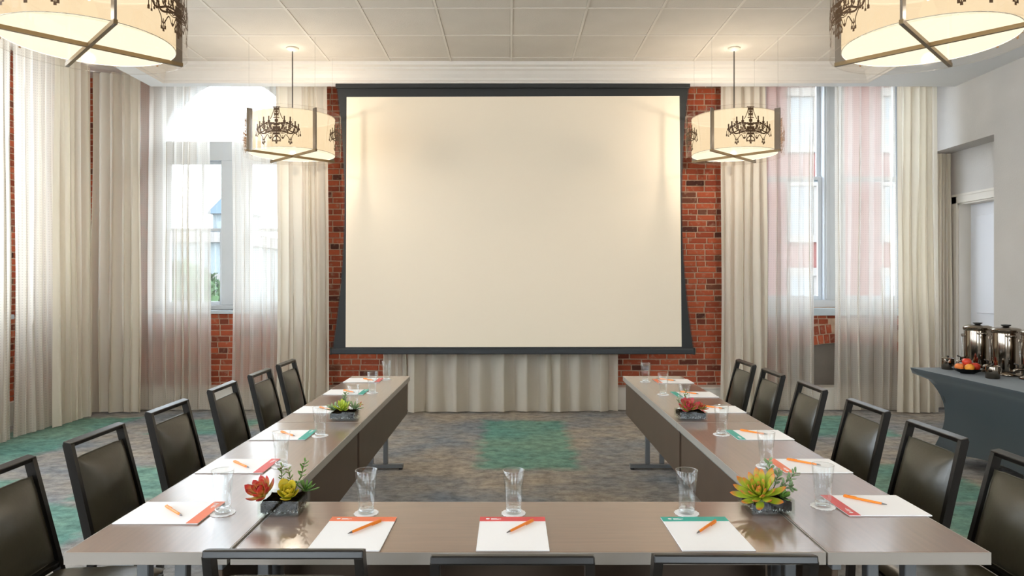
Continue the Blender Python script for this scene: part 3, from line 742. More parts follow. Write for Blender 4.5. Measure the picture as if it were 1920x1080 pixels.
for px in (621, 1301): MB().cbox(sx(px) - X0 - 0.012, sx(px) - X0 + 0.012, -0.024, 0.026, -0.004, 0.07, 0.004).build('end_cap', M['black'], scr)
for L_ in (lft, rgt):
    sg = -1 if L_ is lft else 1
    MB().tube([(sx(a) - X0 + sg * 0.006, -0.004, sz(b_) - Z0) for a, b_ in L_], 0.0025, 6).build('tension_cord', M['black'], scr)
MB().cbox(sx(630) - X0, sx(1293) - X0, -0.03, 0.045, sz(166) - Z0, sz(166) - Z0 + 0.05, 0.006).build('roller_case', M['black'], scr)
tag(scr, 'large white pull-down projection screen with black curved side borders', 'projection screen')

# ================================================================== PENDANT LAMPS
def ribbons():
    """silhouette of a many-armed chandelier: list of (polyline, width) in metres, centre x=0, z from 0 (bottom) to 0.38"""
    R = []
    def cur(pts, w, n=10):
        out = []
        pts = [pts[0]] + pts + [pts[-1]]
        for i in range(1, len(pts) - 2):
            for k in range(n):
                t = k / n; p0, p1, p2, p3 = pts[i - 1:i + 3]
                out.append(tuple(0.5 * (2 * p1[a] + (p2[a] - p0[a]) * t + (2 * p0[a] - 5 * p1[a] + 4 * p2[a] - p3[a]) * t * t + (3 * p1[a] - p0[a] - 3 * p2[a] + p3[a]) * t ** 3) for a in (0, 1)))
        out.append(pts[-2]); R.append((out, w))
    # stem with knops
    R.append(([(0, 0.03), (0, 0.37)], 0.007))
    for z, w, h in ((0.365, 0.05, 0.008), (0.345, 0.03, 0.02), (0.32, 0.018, 0.02), (0.295, 0.026, 0.02), (0.262, 0.04, 0.01), (0.235, 0.022, 0.03), (0.2, 0.03, 0.03), (0.165, 0.05, 0.03), (0.135, 0.062, 0.022), (0.11, 0.045, 0.02), (0.085, 0.022, 0.02)):
        R.append(([(0, z - h / 2), (0, z + h / 2)], w))
    for s in (-1, 1):
        cur([(s * 0.022, 0.365), (s * 0.03, 0.32), (s * 0.045, 0.28), (s * 0.06, 0.25)], 0.004)
        cur([(s * 0.012, 0.36), (s * 0.02, 0.31), (s * 0.014, 0.27)], 0.004)
        for i, (xe, ze, zm) in enumerate(((0.075, 0.235, 0.17), (0.13, 0.23, 0.14), (0.175, 0.19, 0.11), (0.205, 0.165, 0.115))):
            cur([(s * 0.01, 0.15), (s * xe * 0.45, zm - 0.025 + 0.02 * i), (s * xe * 0.85, zm + 0.005), (s * xe, ze - 0.012)], 0.0075)
            cur([(s * 0.01, 0.19), (s * xe * 0.4, 0.215), (s * xe * 0.7, 0.2), (s * xe, ze - 0.015)], 0.0045)
            R.append(([(s * (xe - 0.014), ze - 0.006), (s * (xe + 0.014), ze - 0.006)], 0.008)); R.append(([(s * xe, ze - 0.02), (s * xe, ze + 0.004)], 0.014))
            R.append(([(s * xe, ze), (s * xe, ze + 0.045)], 0.0085))
            for dx, dl in ((-0.016, 0.03), (0.0, 0.045), (0.016, 0.03)):
                zz = ze - 0.02
                R.append(([(s * xe + dx, zz), (s * xe + dx, zz - dl)], 0.0022)); R.append(([(s * xe + dx, zz - dl), (s * xe + dx, zz - dl - 0.014)], 0.007))
        cur([(s * 0.13, 0.2), (s * 0.1, 0.13), (s * 0.06, 0.11), (s * 0.02, 0.12)], 0.003)
        cur([(s * 0.03, 0.11), (s * 0.06, 0.06), (s * 0.09, 0.1), (s * 0.13, 0.05), (s * 0.15, 0.09), (s * 0.18, 0.14)], 0.004)
        for xk, zk, l in ((0.035, 0.08, 0.03), (0.13, 0.075, 0.05), (0.118, 0.07, 0.03), (0.142, 0.07, 0.035), (0.222, 0.14, 0.03), (0.06, 0.095, 0.02)):
            R.append(([(s * xk, zk), (s * xk, zk - l)], 0.003)); R.append(([(s * xk, zk - l), (s * xk, zk - l - 0.018)], 0.009))
        cur([(s * 0.012, 0.085), (s * 0.04, 0.05), (s * 0.01, 0.035)], 0.005)
    for s in (-1, 1):
        for xe, ze in ((0.04, 0.15), (0.09, 0.165), (0.105, 0.125), (0.165, 0.15), (0.055, 0.19), (0.15, 0.205), (0.19, 0.175), (0.1, 0.215)):
            R.append(([(s * (xe - 0.008), ze), (s * (xe + 0.008), ze + 0.004)], 0.007)); R.append(([(s * xe, ze), (s * xe, ze - 0.022)], 0.004))
        cur([(s * 0.02, 0.14), (s * 0.06, 0.12), (s * 0.075, 0.16), (s * 0.05, 0.175), (s * 0.045, 0.15)], 0.004)
        cur([(s * 0.1, 0.14), (s * 0.135, 0.155), (s * 0.13, 0.19), (s * 0.105, 0.185)], 0.0035)
    R.append(([(0, 0.03), (0, 0.012)], 0.012)); R.append(([(0.012, 0.05), (0.012, 0.03)], 0.007)); R.append(([(-0.012, 0.05), (-0.012, 0.03)], 0.007))
    return R
def pendant(x, y, label, real=True):
    ZB = 2.80; H = 0.43; RO, RI = 0.485, 0.425
    t = empty('pendant_lamp', (x, y, ZB))
    m = MB(); m.lathe([(RO, 0.0), (RO, H)], n=64); m.f = m.f[:-2]; m.mi = m.mi[:-2]; m.build('acrylic_drum', M['acrylic'], t, smooth=True)
    m = MB()
    for z in (0, H): m.tube([(RO * math.cos(2 * PI * k / 64), RO * math.sin(2 * PI * k / 64), z) for k in range(64)], 0.003, 6, closed=True)
    m.build('acrylic_rim', M['acrylic'], t, smooth=True)
    m = MB(); m.lathe([(RI, 0.03), (RI, H - 0.02)], n=64); m.f = m.f[:-2]; m.mi = m.mi[:-2]; m.build('drum_shade', M['shade'], t, smooth=True)
    m = MB(); m.lathe([(RI - 0.002, 0.03), (0.0, 0.03)], n=64); m.f = m.f[:64]; m.mi = m.mi[:64]; m.build('diffuser', M['diffuser'], t)
    m = MB(); m.lathe([(RI - 0.002, H - 0.03), (0.02, H - 0.03)], n=64); m.f = m.f[:64]; m.mi = m.mi[:64]; m.build('added_top_diffuser', M['diffuser'], t)  # added disc closing the drum top, cuts the bulb's light on the ceiling
    m = MB()
    for z in (0.03, H - 0.02): m.tube([(RI * math.cos(2 * PI * k / 64), RI * math.sin(2 * PI * k / 64), z) for k in range(64)], 0.0022, 6, closed=True)
    m.build('shade_rim', M['canopy'], t, smooth=True)
    for a in (45, 135):
        c, s = math.cos(math.radians(a)), math.sin(math.radians(a))
        MB().bar((-c * RO, -s * RO, 0.012 + (a > 90) * 0.001), (c * RO, s * RO, 0.012 + (a > 90) * 0.001), 0.02, 0.022).build('cross_bar', M['brass'], t)
    for a in (45, 135, 225, 315):
        c, s = math.cos(math.radians(a)), math.sin(math.radians(a))
        MB().obox(((RI + RO) / 2 * c, (RI + RO) / 2 * s, H / 2), (c, s, 0), (-s, c, 0), (0, 0, 1), (RO - RI) / 2 - 0.002, 0.006, H / 2).build('fin', M['fin'], t)
        MB().tube([(0.46 * c, 0.46 * s, H), (0.46 * c, 0.46 * s, ZT - ZB - 0.005)], 0.0009, 4).build('wire', M['wire'], t)
    RB = ribbons()
    for a in (0, 90, 180, 270):
        m = MB(); rr = RO + 0.002
        for pl, w in RB:
            vs = []; w = w * 1.45 + 0.0006
            for i, (u, z) in enumerate(pl):
                q0 = pl[max(i - 1, 0)]; q1 = pl[min(i + 1, len(pl) - 1)]; dx, dz = q1[0] - q0[0], q1[1] - q0[1]; L = math.hypot(dx, dz) or 1
                nx, nz = -dz / L * w / 2, dx / L * w / 2
                for sgn in (-1, 1):
                    an = math.radians(a - 90) + (u + sgn * nx) / rr; vs.append((rr * math.cos(an), rr * math.sin(an), 0.035 + z + sgn * nz))
            m.add(vs, [(2 * i, 2 * i + 1, 2 * i + 3, 2 * i + 2) for i in range(len(pl) - 1)])
        m.build('chandelier_print', M['bronze'], t)
    MB().tube([(0, 0, H * 0.6), (0, 0, ZT - ZB - 0.01)], 0.006, 8).build('suspension_rod', M['cord'], t)
    MB().lathe([(0.0, -0.03), (0.03, -0.028), (0.062, -0.012), (0.065, 0.0), (0.0, 0.0)], (0, 0, ZT - ZB - 0.004), 24).build('ceiling_canopy', M['canopy'], t, smooth=True)
    MB().lathe([(0.0, 0.14), (0.03, 0.15), (0.045, 0.19), (0.03, 0.23), (0.02, 0.26), (0.0, 0.27)], n=16).build('bulb', M['shade'], t, smooth=True)
    L = bpy.data.lights.new('bulb_light', 'POINT'); L.energy = LAMP_W; L.color = LAMP_COL; L.shadow_soft_size = 0.03
    lo = bpy.data.objects.new('bulb_light', L); COL.objects.link(lo); lo.parent = t; lo.location = (0, 0, 0.21)
    tag(t, label, 'pendant lamp', 'drum pendant lamps with chandelier silhouettes'); return t
pendant(-2.25, 7.05, 'far left drum pendant lamp hanging in front of the left window')
pendant(2.31, 7.05, 'far right drum pendant lamp hanging beside the right window')
pendant(-2.29, 3.71, 'near left drum pendant lamp cut by the top left corner of the photo')
pendant(2.27, 3.71, 'near right drum pendant lamp cut by the top right corner of the photo')
pend0 = [o for o in COL.objects if o.name == 'pendant_lamp'][0]
for i, (x, y) in enumerate(((-2.29, 0.37), (2.27, 0.37), (-2.29, -2.97), (2.27, -2.97))):  # extra pendants out of view, added to even out the room light
    c = dup(pend0); c.location = (x, y, 2.80); c['label'] = 'drum pendant added as unseen fill light behind the viewpoint, %s of the four there' % ('front left', 'front right', 'rear left', 'rear right')[i]

# ================================================================== TABLES
ZTAB = 0.74
def make_table(name, L, Wd, label, panel_side, inset=0.11):
    """long axis local x, origin on floor at centre; modesty panel on side panel_side (+1/-1 in y)"""
    t = empty(name); hx, hy = L / 2, Wd / 2
    MB().cbox(-hx + 0.003, hx - 0.003, -hy + 0.003, hy - 0.003, ZTAB - 0.036, ZTAB, 0.0015).build('tabletop', M['wood'], t)
    e = MB()
    e.box(-hx, hx, -hy, -hy + 0.003, ZTAB - 0.036, ZTAB - 0.0006); e.box(-hx, hx, hy - 0.003, hy, ZTAB - 0.036, ZTAB - 0.0006)
    e.box(-hx, -hx + 0.003, -hy + 0.003, hy - 0.003, ZTAB - 0.036, ZTAB - 0.0006); e.box(hx - 0.003, hx, -hy + 0.003, hy - 0.003, ZTAB - 0.036, ZTAB - 0.0006)
    e.build('edge_band', M['edge'], t)
    ys = panel_side * (hy - 0.03)
    MB().cbox(-hx + 0.02, hx - 0.02, ys - 0.009, ys + 0.009, 0.43, ZTAB - 0.055, 0.002).build('modesty_panel', M['panel'], t)
    MB().cbox(-hx + 0.01, hx - 0.01, ys - 0.014, ys + 0.014, ZTAB - 0.056, ZTAB - 0.037, 0.002).build('rail', M['leg'], t)
    for s in (-1, 1):
        x = s * (hx - inset)
        m = MB(); m.cbox(x - 0.025, x + 0.025, -0.2, 0.2, 0.012, 0.045, 0.004)
        lg = m.build('leg', M['leg'], t)
        for yy in (-0.058, 0.058): MB().cbox(x - 0.018, x + 0.018, yy - 0.018, yy + 0.018, 0.045, ZTAB - 0.05, 0.003).build('post', M['leg'], lg)
        MB().cbox(x - 0.022, x + 0.022, -0.19, 0.19, ZTAB - 0.05, ZTAB - 0.036, 0.002).build('bracket', M['leg'], lg)
        for yy in (-0.18, 0.18): MB().lathe([(0.016, 0), (0.016, 0.014)], (x, yy, 0), 12).build('foot_glide', M['rubber'], lg)
    tag(t, label, 'table', 'laminate conference tables set in a U'); return t
def place(t, loc, rz): t.location = (*loc, 0); t.rotation_euler = (0, 0, rz)
TL = 1.824
ft = make_table('conference_table', 1.745, 0.458, 'dark laminate table across the front of the U, with three pads on it', 1, 0.04); place(ft, (0.052, 2.229), 0)
st = make_table('conference_table', TL, 0.478, 'left near laminate table, its white-reflecting top carrying the red succulent planter', -1)
place(st, (-1.07, 2.0 + TL / 2), PI / 2 )
def duptable(loc, rz, label): c = dup(st); c['label'] = label; place(c, loc, rz); return c
st2 = duptable((-1.07, 2.004 + TL * 1.5), PI / 2, 'left far laminate table, ending below the projection screen')
st3 = duptable((1.17, 2.0 + TL / 2), -PI / 2, 'right near laminate table, nearest pad with a rose red header on it')
st4 = duptable((1.17, 2.004 + TL * 1.5), -PI / 2, 'right far laminate table, ending near the brick wall')

# ================================================================== CHAIRS
def make_chair():
    t = empty('conference_chair')
    def back(z): return -0.205 - (z - 0.45) * 0.245
    def hw(z): return 0.206 - (z - 0.45) * 0.025
    w, d = 0.022, 0.034
    for s in (-1, 1):
        m = MB(); m.bar((s * (hw(0.45) - w / 2), back(0.40), 0.40), (s * (hw(0.88) - w / 2), back(0.872), 0.872), w, d, up=(0, 1, 0)); m.build('back_stile', M['cframe'], t)
    m = MB(); m.bar((-hw(0.88), back(0.87), 0.87), (hw(0.88), back(0.87), 0.87), d, w - 0.001, up=(0, 0.24, 1)); r_ = m.build('top_rail', M['cframe'], t); mod(r_, 'BEVEL', width=0.004, segments=2)
    m = MB(); m.bar((-hw(0.47) + w, back(0.475), 0.475), (hw(0.47) - w, back(0.475), 0.475), d * 0.8, w, up=(0, 0.24, 1)); m.build('lower_rail', M['cframe'], t)
    for s in (-1, 1):
        m = MB(); m.bar((s * 0.195, back(0.42), 0.43), (s * 0.195, -0.265, 0.0), w, 0.03, up=(0, 1, 0)); m.build('leg', M['cframe'], t)
        m = MB(); m.bar((s * 0.192, 0.165, 0.415), (s * 0.192, 0.185, 0.0), w, 0.03, up=(0, 1, 0)); m.build('leg', M['cframe'], t)
    m = MB()
    for s in (-1, 1): m.bar((s * 0.192, back(0.42), 0.412), (s * 0.192, 0.18, 0.412), w, 0.025)
    m.bar((-0.19, 0.165, 0.412), (0.19, 0.165, 0.412), w, 0.025); m.bar((-0.19, -0.18, 0.412), (0.19, -0.18, 0.412), w, 0.025); m.build('seat_frame', M['cframe'], t)
    # puffed cushions: rounded pads by superellipse dome
    def pad(nu, nv, fn): 
        m = MB(); vs = []; fs = []
        for side_ in (1, -1):
            o = len(vs)
            for i in range(nu + 1):
                for j in range(nv + 1):
                    u, v = -1 + 2 * i / nu, -1 + 2 * j / nv
                    e = (max(0, 1 - abs(u) ** 5)) ** 0.5 * (max(0, 1 - abs(v) ** 5)) ** 0.5
                    vs.append(fn(u, v, e * side_, side_))
            for i in range(nu):
                for j in range(nv):
                    a = o + i * (nv + 1) + j; q = (a, a + nv + 1, a + nv + 2, a + 1); fs.append(q if side_ > 0 else tuple(reversed(q)))
        m.add(vs, fs); m.smooth = True; return m
    def fb(u, v, e, sd):
        z = 0.648 + v * 0.160; dome = (1 - u * u) * (1 - v * v)
        thick = (0.016 + 0.026 * dome) if sd > 0 else (0.012 + 0.008 * dome)
        return ((hw(z) - w - 0.001) * u, back(z) + e * thick * 1.0 + (0.001 if sd > 0 else 0), z)
    bp = pad(20, 20, fb).build('backrest', M['vinyl'], t); recalc(bp)
    ring = []
    for k in range(48):
        a = 2 * PI * k / 48; c, s_ = math.cos(a), math.sin(a)
        u = math.copysign(abs(c) ** 0.22, c); v = math.copysign(abs(s_) ** 0.22, s_); z = 0.648 + v * 0.160; ring.append(((hw(z) - w - 0.002) * u, back(z), z))
    MB().tube(ring, 0.004, 6, closed=True).build('piping', M['vinyl'], bp, smooth=True)
    def fsn(u, v, e, sd):
        dome = (1 - u * u) * (1 - v * v)
        return ((0.205 - 0.01 * (v < 0)) * u, -0.01 + 0.20 * v, 0.447 + (0.022 * e + 0.02 * dome if sd > 0 else 0.022 * e))
    recalc(pad(18, 18, fsn).build('seat', M['vinyl'], t))
    return t
chair = make_chair()
GC = 'dark framed vinyl conference chairs around the tables'
first = True
def put_chair(x, y, rz, label):
    global first
    c = chair if first else dup(chair); first = False
    c.location = (x, y, 0); c.rotation_euler = (0, 0, rz); tag(c, label, 'chair', GC)
LCH = [2.38, 2.96, 3.58, 4.27, 4.90, 5.47]; RCH = [2.47, 3.02, 3.60, 4.27, 4.90, 5.46]
LLAB = ['olive vinyl chair at the left table, nearest, cut by the left photo edge', 'olive vinyl chair at the left table beside the nearest pad and tumbler, second nearest',
        'olive vinyl chair third nearest on the left, beside the rose header pad', 'olive vinyl chair third farthest on the left, beside the near teal header pad',
        'olive vinyl chair second farthest on the left table', 'olive vinyl chair farthest on the left, in front of the cream drape']
RLAB = ['olive vinyl chair at the right table, nearest, cut by the right photo edge', 'olive vinyl chair second nearest on the right, before the dark buffet cloth',
        'olive vinyl chair third nearest on the right, beside the coral header pad', 'olive vinyl chair third farthest on the right, before the window gap',
        'olive vinyl chair second farthest on the right table', 'olive vinyl chair farthest on the right, in front of the cream drape']
for i, y in enumerate(LCH): put_chair(-1.80 + 0.31, y, -PI / 2 + [0.02, 0, -0.01, 0.02, 0.01, 0.0][i], LLAB[i])
for i, y in enumerate(RCH): put_chair(1.885 - 0.31, y, PI / 2 + [-0.02, 0.01, 0.0, -0.03, -0.02, 0.0][i], RLAB[i])
for x, y, rz, lb in ((-0.552, 1.975, 0.0, 'olive vinyl chair at the front table, left of three, seen from behind'), (0.005, 1.94, 0, 'olive vinyl chair at the front table, middle of three, seen from behind'), (0.54, 1.945, -0.01, 'olive vinyl chair at the front table, right of three, seen from behind')):
    put_chair(x, y, rz, lb)

# ================================================================== PADS, PENS, TUMBLERS, COASTERS
def make_pad(color):
    t = empty('writing_pad')
    hx, hy = 0.108, 0.14          # local: header on +y
    MB().box(-hx, hx, -hy, hy, 0, 0.0012).build('backing_board', M['board'], t)
    m = MB()
    for k in range(4): m.box(-hx + 0.0004 * (k % 2), hx - 0.0003 * (k % 3), -hy + 0.0005 * (k % 2), hy - 0.0004, 0.0012 + 0.0008 * k, 0.0012 + 0.0008 * (k + 1) - 0.0001)
    m.build('sheets', M['paper'], t)
    h = MB().box(-hx - 0.0004, hx + 0.0004, hy - 0.039, hy + 0.0006, 0.0042, 0.0052).build('header_strip', M[color], t)
    lg = MB(); z0, z1 = 0.0052, 0.0056
    pts = [(-0.082 + 0.0065 * math.cos(2 * PI * k / 14), 0.121 + 0.0065 * math.sin(2 * PI * k / 14)) for k in range(14)]
    lg.add([(x, y, z1) for x, y in pts], [tuple(range(14))])
    lg.box(-0.071, -0.052, 0.1235, 0.1255, z0, z1); lg.box(-0.071, -0.038, 0.1185, 0.1208, z0, z1); lg.box(-0.071, -0.045, 0.1145, 0.116, z0, z1)
    lg.build('printed_emblem', M['paper'], h)
    return t
pads = {c: make_pad(c) for c in ('coral', 'rose', 'teal')}
used = set()
CN = {'coral': 'coral orange', 'rose': 'rose red', 'teal': 'teal'}
def put_pad(c, x, y, rz, label):
    p = pads[c] if c not in used else dup(pads[c]); used.add(c)
    p.location = (x, y, ZTAB + 0.0002); p.rotation_euler = (0, 0, rz); tag(p, label, 'notepad', 'notepads laid out at the seats')
def make_pen():
    t = empty('pen')
    MB().lathe([(0.0, 0.0), (0.0035, 0.001), (0.0042, 0.02), (0.0045, 0.12), (0.004, 0.128), (0.0, 0.129)], n=12).build('barrel', M['pen'], t, smooth=True)
    MB().lathe([(0.0, -0.016), (0.001, -0.015), (0.0026, -0.004), (0.0035, 0.001), (0.0, 0.001)], n=12).build('tip', M['pentip'], t, smooth=True)
    MB().box(0.0042, 0.0062, -0.0018, 0.0018, 0.085, 0.126).build('clip', M['pen'], t)
    return t
pen0 = make_pen(); penf = [True]
def put_pen(x0, y0, x1, y1, label):
    """tip at x0,y0 pointing away from x1,y1"""
    p = pen0 if penf[0] else dup(pen0); penf[0] = False
    cx, cy = (x0 + x1) / 2, (y0 + y1) / 2; a = math.atan2(y1 - y0, x1 - x0)
    d = Vector((math.cos(a), math.sin(a), 0)); p.location = Vector((cx, cy, ZTAB + 0.0054 + 0.0047)) - d * 0.057
    p.rotation_euler = Matrix(((0, -d.y, d.x), (0, d.x, d.y), (-1, 0, 0))).to_euler() if False else Vector((0, 0, 1)).rotation_difference(d).to_euler()
    tag(p, label, 'pen', 'orange pens lying on the notepads')
def make_glass():
    t = empty('tumbler'); H = 0.147
    prof = [(0.0, 0.001), (0.0255, 0.001), (0.0265, 0.004), (0.0268, 0.02), (0.031, 0.075), (0.0375, H), (0.0368, H + 0.0008), (0.0358, H), (0.0293, 0.075), (0.0252, 0.022), (0.0, 0.018)]
    MB().lathe(prof, n=40).build('glass_body', M['tumbler'], t, smooth=True)
    MB().lathe([(0.0, 0.002), (0.024, 0.002), (0.0262, 0.005), (0.0262, 0.0165), (0.02, 0.0195), (0.0, 0.0185)], n=32).build('thick_base', M['gbase'], t, smooth=True)
    MB().tube([(0.0366 * math.cos(2 * PI * k / 40), 0.0366 * math.sin(2 * PI * k / 40), H) for k in range(40)], 0.0010, 6, closed=True).build('rim', M['gbase'], t, smooth=True)
    return t
glass0 = make_glass(); gf = [True]
def coaster_mesh():
    m = MB(); vs = []; n = 60
    for k in range(n): a = 2 * PI * k / n; r = 0.041 + 0.0012 * math.cos(a * 15); vs.append((r * math.cos(a), r * math.sin(a), 0.0))
    for k in range(n): a = 2 * PI * k / n; r = 0.041 + 0.0012 * math.cos(a * 15); vs.append((r * math.cos(a), r * math.sin(a), 0.0022))
    for k in range(n): a = 2 * PI * k / n; vs.append((0.036 * math.cos(a), 0.036 * math.sin(a), 0.0016))
    m.add(vs, [tuple(reversed(range(n)))] + [(k, (k + 1) % n, (k + 1) % n + n, k + n) for k in range(n)] + [(k + n, (k + 1) % n + n, (k + 1) % n + 2 * n, k + 2 * n) for k in range(n)] + [tuple(range(2 * n, 3 * n))])
    return m.mesh('coaster', M['paper'])
cmesh = coaster_mesh()
def put_glass(x, y, where):
    c = bpy.data.objects.new('coaster', cmesh); COL.objects.link(c); c.location = (x, y, ZTAB + 0.0002); tag(c, 'round white paper coaster under the tumbler ' + where, 'coaster', 'white coasters under the tumblers')
    g = glass0 if gf[0] else dup(glass0); gf[0] = False
    g.location = (x, y, ZTAB + 0.0014); g.rotation_euler = (0, 0, random.uniform(0, 6)); tag(g, 'clear empty tumbler on a white coaster ' + where, 'glass', 'clear tumblers at the seats')
LP = [(2.335, 'coral'), (2.92, 'rose'), (3.5, 'teal'), (4.18, 'coral'), (4.83, 'teal'), (5.40, 'rose')]
RP = [(2.41, 'rose'), (2.92, 'coral'), (3.5, 'teal'), (4.19, 'rose'), (4.73, 'teal'), (5.35, 'coral')]
PW = ['nearest on the left table row', 'second nearest on the left table row', 'third nearest on the left table row', 'beside the far left green planter', 'second farthest on the left table row', 'farthest on the left table row']
RWd = ['nearest on the right table row', 'second nearest on the right table row', 'third nearest on the right table row', 'beside the far right red planter', 'second farthest on the right table row', 'farthest on the right table row']
for i, (y, c) in enumerate(LP):
    put_pad(c, -1.16, y, -PI / 2 + [0.0, 0.0, 0.01, 0.0, 0.0, 0.01][i], 'white notepad with %s header strip, %s' % (CN[c], PW[i]))
    jx = [0, 0, 0.01, 0.02, 0.01, 0.03][i]; put_pen(-1.10 + jx, y - 0.05, -1.20 + jx, y + 0.045, 'orange pen on the notepad ' + PW[i])
for i, (y, c) in enumerate(RP):
    put_pad(c, 1.283 - (0.01 if i else 0), y, PI / 2, 'white notepad with %s header strip, %s' % (CN[c], RWd[i]))
    jx = [0, 0, -0.01, -0.01, -0.02, -0.03][i]; put_pen(1.317 + jx, y - 0.01, 1.22 + jx, y + 0.08, 'orange pen on the notepad ' + RWd[i])
for x, c, rz, w, pn_ in ((-0.49, 'coral', -0.015, 'left of three on the front table', (-0.504, 2.124, -0.427, 2.24)), (0.007, 'rose', 0, 'middle of three on the front table', (-0.012, 2.129, 0.075, 2.246)), (0.612, 'teal', 0.01, 'right of three on the front table', (0.579, 2.124, 0.674, 2.24))):
    put_pad(c, x, 2.145, rz, 'white notepad with %s header strip, %s' % (CN[c], w)); put_pen(*pn_, 'orange pen on the notepad ' + w)
for x, y, w in ((-0.493, 2.335, 'behind the left front pad'), (0.011, 2.335, 'at the middle of the front table'), (0.603, 2.335, 'behind the right front pad')): put_glass(x, y, w)
for (x, y), w in zip([(-0.984, 2.335), (-0.98, 2.92), (-0.973, 3.49), (-0.965, 4.2), (-0.973, 4.81), (-0.99, 5.45)], PW): put_glass(x, y, w)
for (x, y), w in zip([(1.10, 2.404), (1.093, 2.92), (1.088, 3.52), (1.075, 4.22), (1.06, 4.74), (1.053, 5.33)], RWd): put_glass(x, y, w)

# ================================================================== SUCCULENT PLANTERS
def leaf_mesh(m, L, Wd, T, curl=0.3, point=1.0, nu=7):
    """leaf along +y from origin, curls up (+z)"""
    mb = MB(); vs = []; ring = 8
    for i in range(nu + 1):
        t = i / nu
        w = Wd * (math.sin(PI * (0.12 + 0.88 * t) ** (1.3)) ** 0.7 if t < 1 else 0.0) * (1 if point < 1 else 1) + (0.0004 if i < nu else 0)
        if i == nu: w = 0.0006
        y = L * math.sin(t * (1.0 + 0.2 * curl)) / math.sin(1.0 + 0.2 * curl); z = curl * L * t * t
        for k in range(ring):
            a = 2 * PI * k / ring; vs.append((w / 2 * math.cos(a), y, z + T / 2 * (w / Wd) * math.sin(a) + 0.25 * Wd * (math.cos(a) ** 2) * (w / Wd) * 0.6))
    fs = [tuple(reversed(range(ring)))]
    for i in range(nu):
        for k in range(ring): fs.append((i * ring + k, i * ring + (k + 1) % ring, (i + 1) * ring + (k + 1) % ring, (i + 1) * ring + k))
    fs.append(tuple(nu * ring + k for k in range(ring))); mb.add(vs, fs); mb.smooth = True; return recalc_mesh(mb.mesh('leaf', m))
def recalc_mesh(me):
    import bmesh
    bm = bmesh.new(); bm.from_mesh(me); bmesh.ops.recalc_face_normals(bm, faces=bm.faces); bm.to_mesh(me); bm.free(); return me
LM = {}
def leafm(key, *a):
    if key not in LM: LM[key] = leaf_mesh(*a)
    return LM[key]
def rosette(parent, c, R, key, n, tilt=(0, 0, 1), wide=0.5, curl=0.35, seed=0, spread=(5, 78)):
    """rosette of fleshy leaves, golden angle, outer leaves long and flat"""
    rn = random.Random(seed); tl = Vector(tilt).normalized(); Q = Vector((0, 0, 1)).rotation_difference(tl)
    me = leafm((key, wide, curl), M[key], 1.0, wide, 0.10, curl)
    core = MB().lathe([(0.0, 0.0), (0.25, 0.02), (0.3, 0.12), (0.18, 0.3), (0.0, 0.42)], n=10); core.v = [(x * R * 0.5, y * R * 0.5, z * R * 0.5) for x, y, z in core.v]
    r = core.build('rosette', M[key], parent, smooth=True); r.location = c; r.rotation_euler = Q.to_euler()
    for i in range(n):
        f = (i + 0.5) / n; el = math.radians(spread[1] - (spread[1] - spread[0]) * f ** 0.8); az = i * 2.39996 + rn.uniform(-0.12, 0.12)
        Ln = R * (0.38 + 0.66 * f ** 0.7) * rn.uniform(0.92, 1.06)
        o = bpy.data.objects.new('leaf', me); COL.objects.link(o); o.parent = r
        o.matrix_local = Matrix.Rotation(az, 4, 'Z') @ Matrix.Translation((0, 0.03 * R, 0.05 * R * (1 - f))) @ Matrix.Rotation(el, 4, 'X') @ Matrix.Diagonal((Ln, Ln, Ln, 1))
    return r
def sprig(parent, pts, key, n, ls, seed=0, name='sprig', sz=0.35):
    """upright stem with paired leaves"""
    rn = random.Random(seed); m = MB(); P_ = [Vector(p) for p in pts]
    def at(t):
        k = min(int(t * (len(P_) - 1)), len(P_) - 2); fr = t * (len(P_) - 1) - k; return P_[k].lerp(P_[k + 1], fr), (P_[k + 1] - P_[k]).normalized()
    m.tube([at(i / 10)[0] for i in range(11)], [0.0018 - 0.0009 * i / 10 for i in range(11)], 6); st_ = m.build(name, M['twig'], parent, smooth=True)
    me = leafm((key, 'sm', sz), M[key], 1.0, sz, 0.15, 0.25)
    for i in range(n):
        p, d = at(0.25 + 0.75 * (i // 2) / max(1, (n - 1) // 2)); az = (i % 2) * PI + (i // 2) * 1.1 + rn.uniform(-0.3, 0.3)
        side_ = d.orthogonal().normalized(); side_.rotate(Matrix.Rotation(az, 3, d)); v = (side_ + d * 0.55).normalized(); q = Vector((0, 1, 0)).rotation_difference(v)
        o = bpy.data.objects.new('leaf', me); COL.objects.link(o); o.parent = st_; s_ = ls * rn.uniform(0.8, 1.15)
        o.matrix_local = Matrix.Translation(p) @ q.to_matrix().to_4x4() @ Matrix.Diagonal((s_, s_, s_, 1))
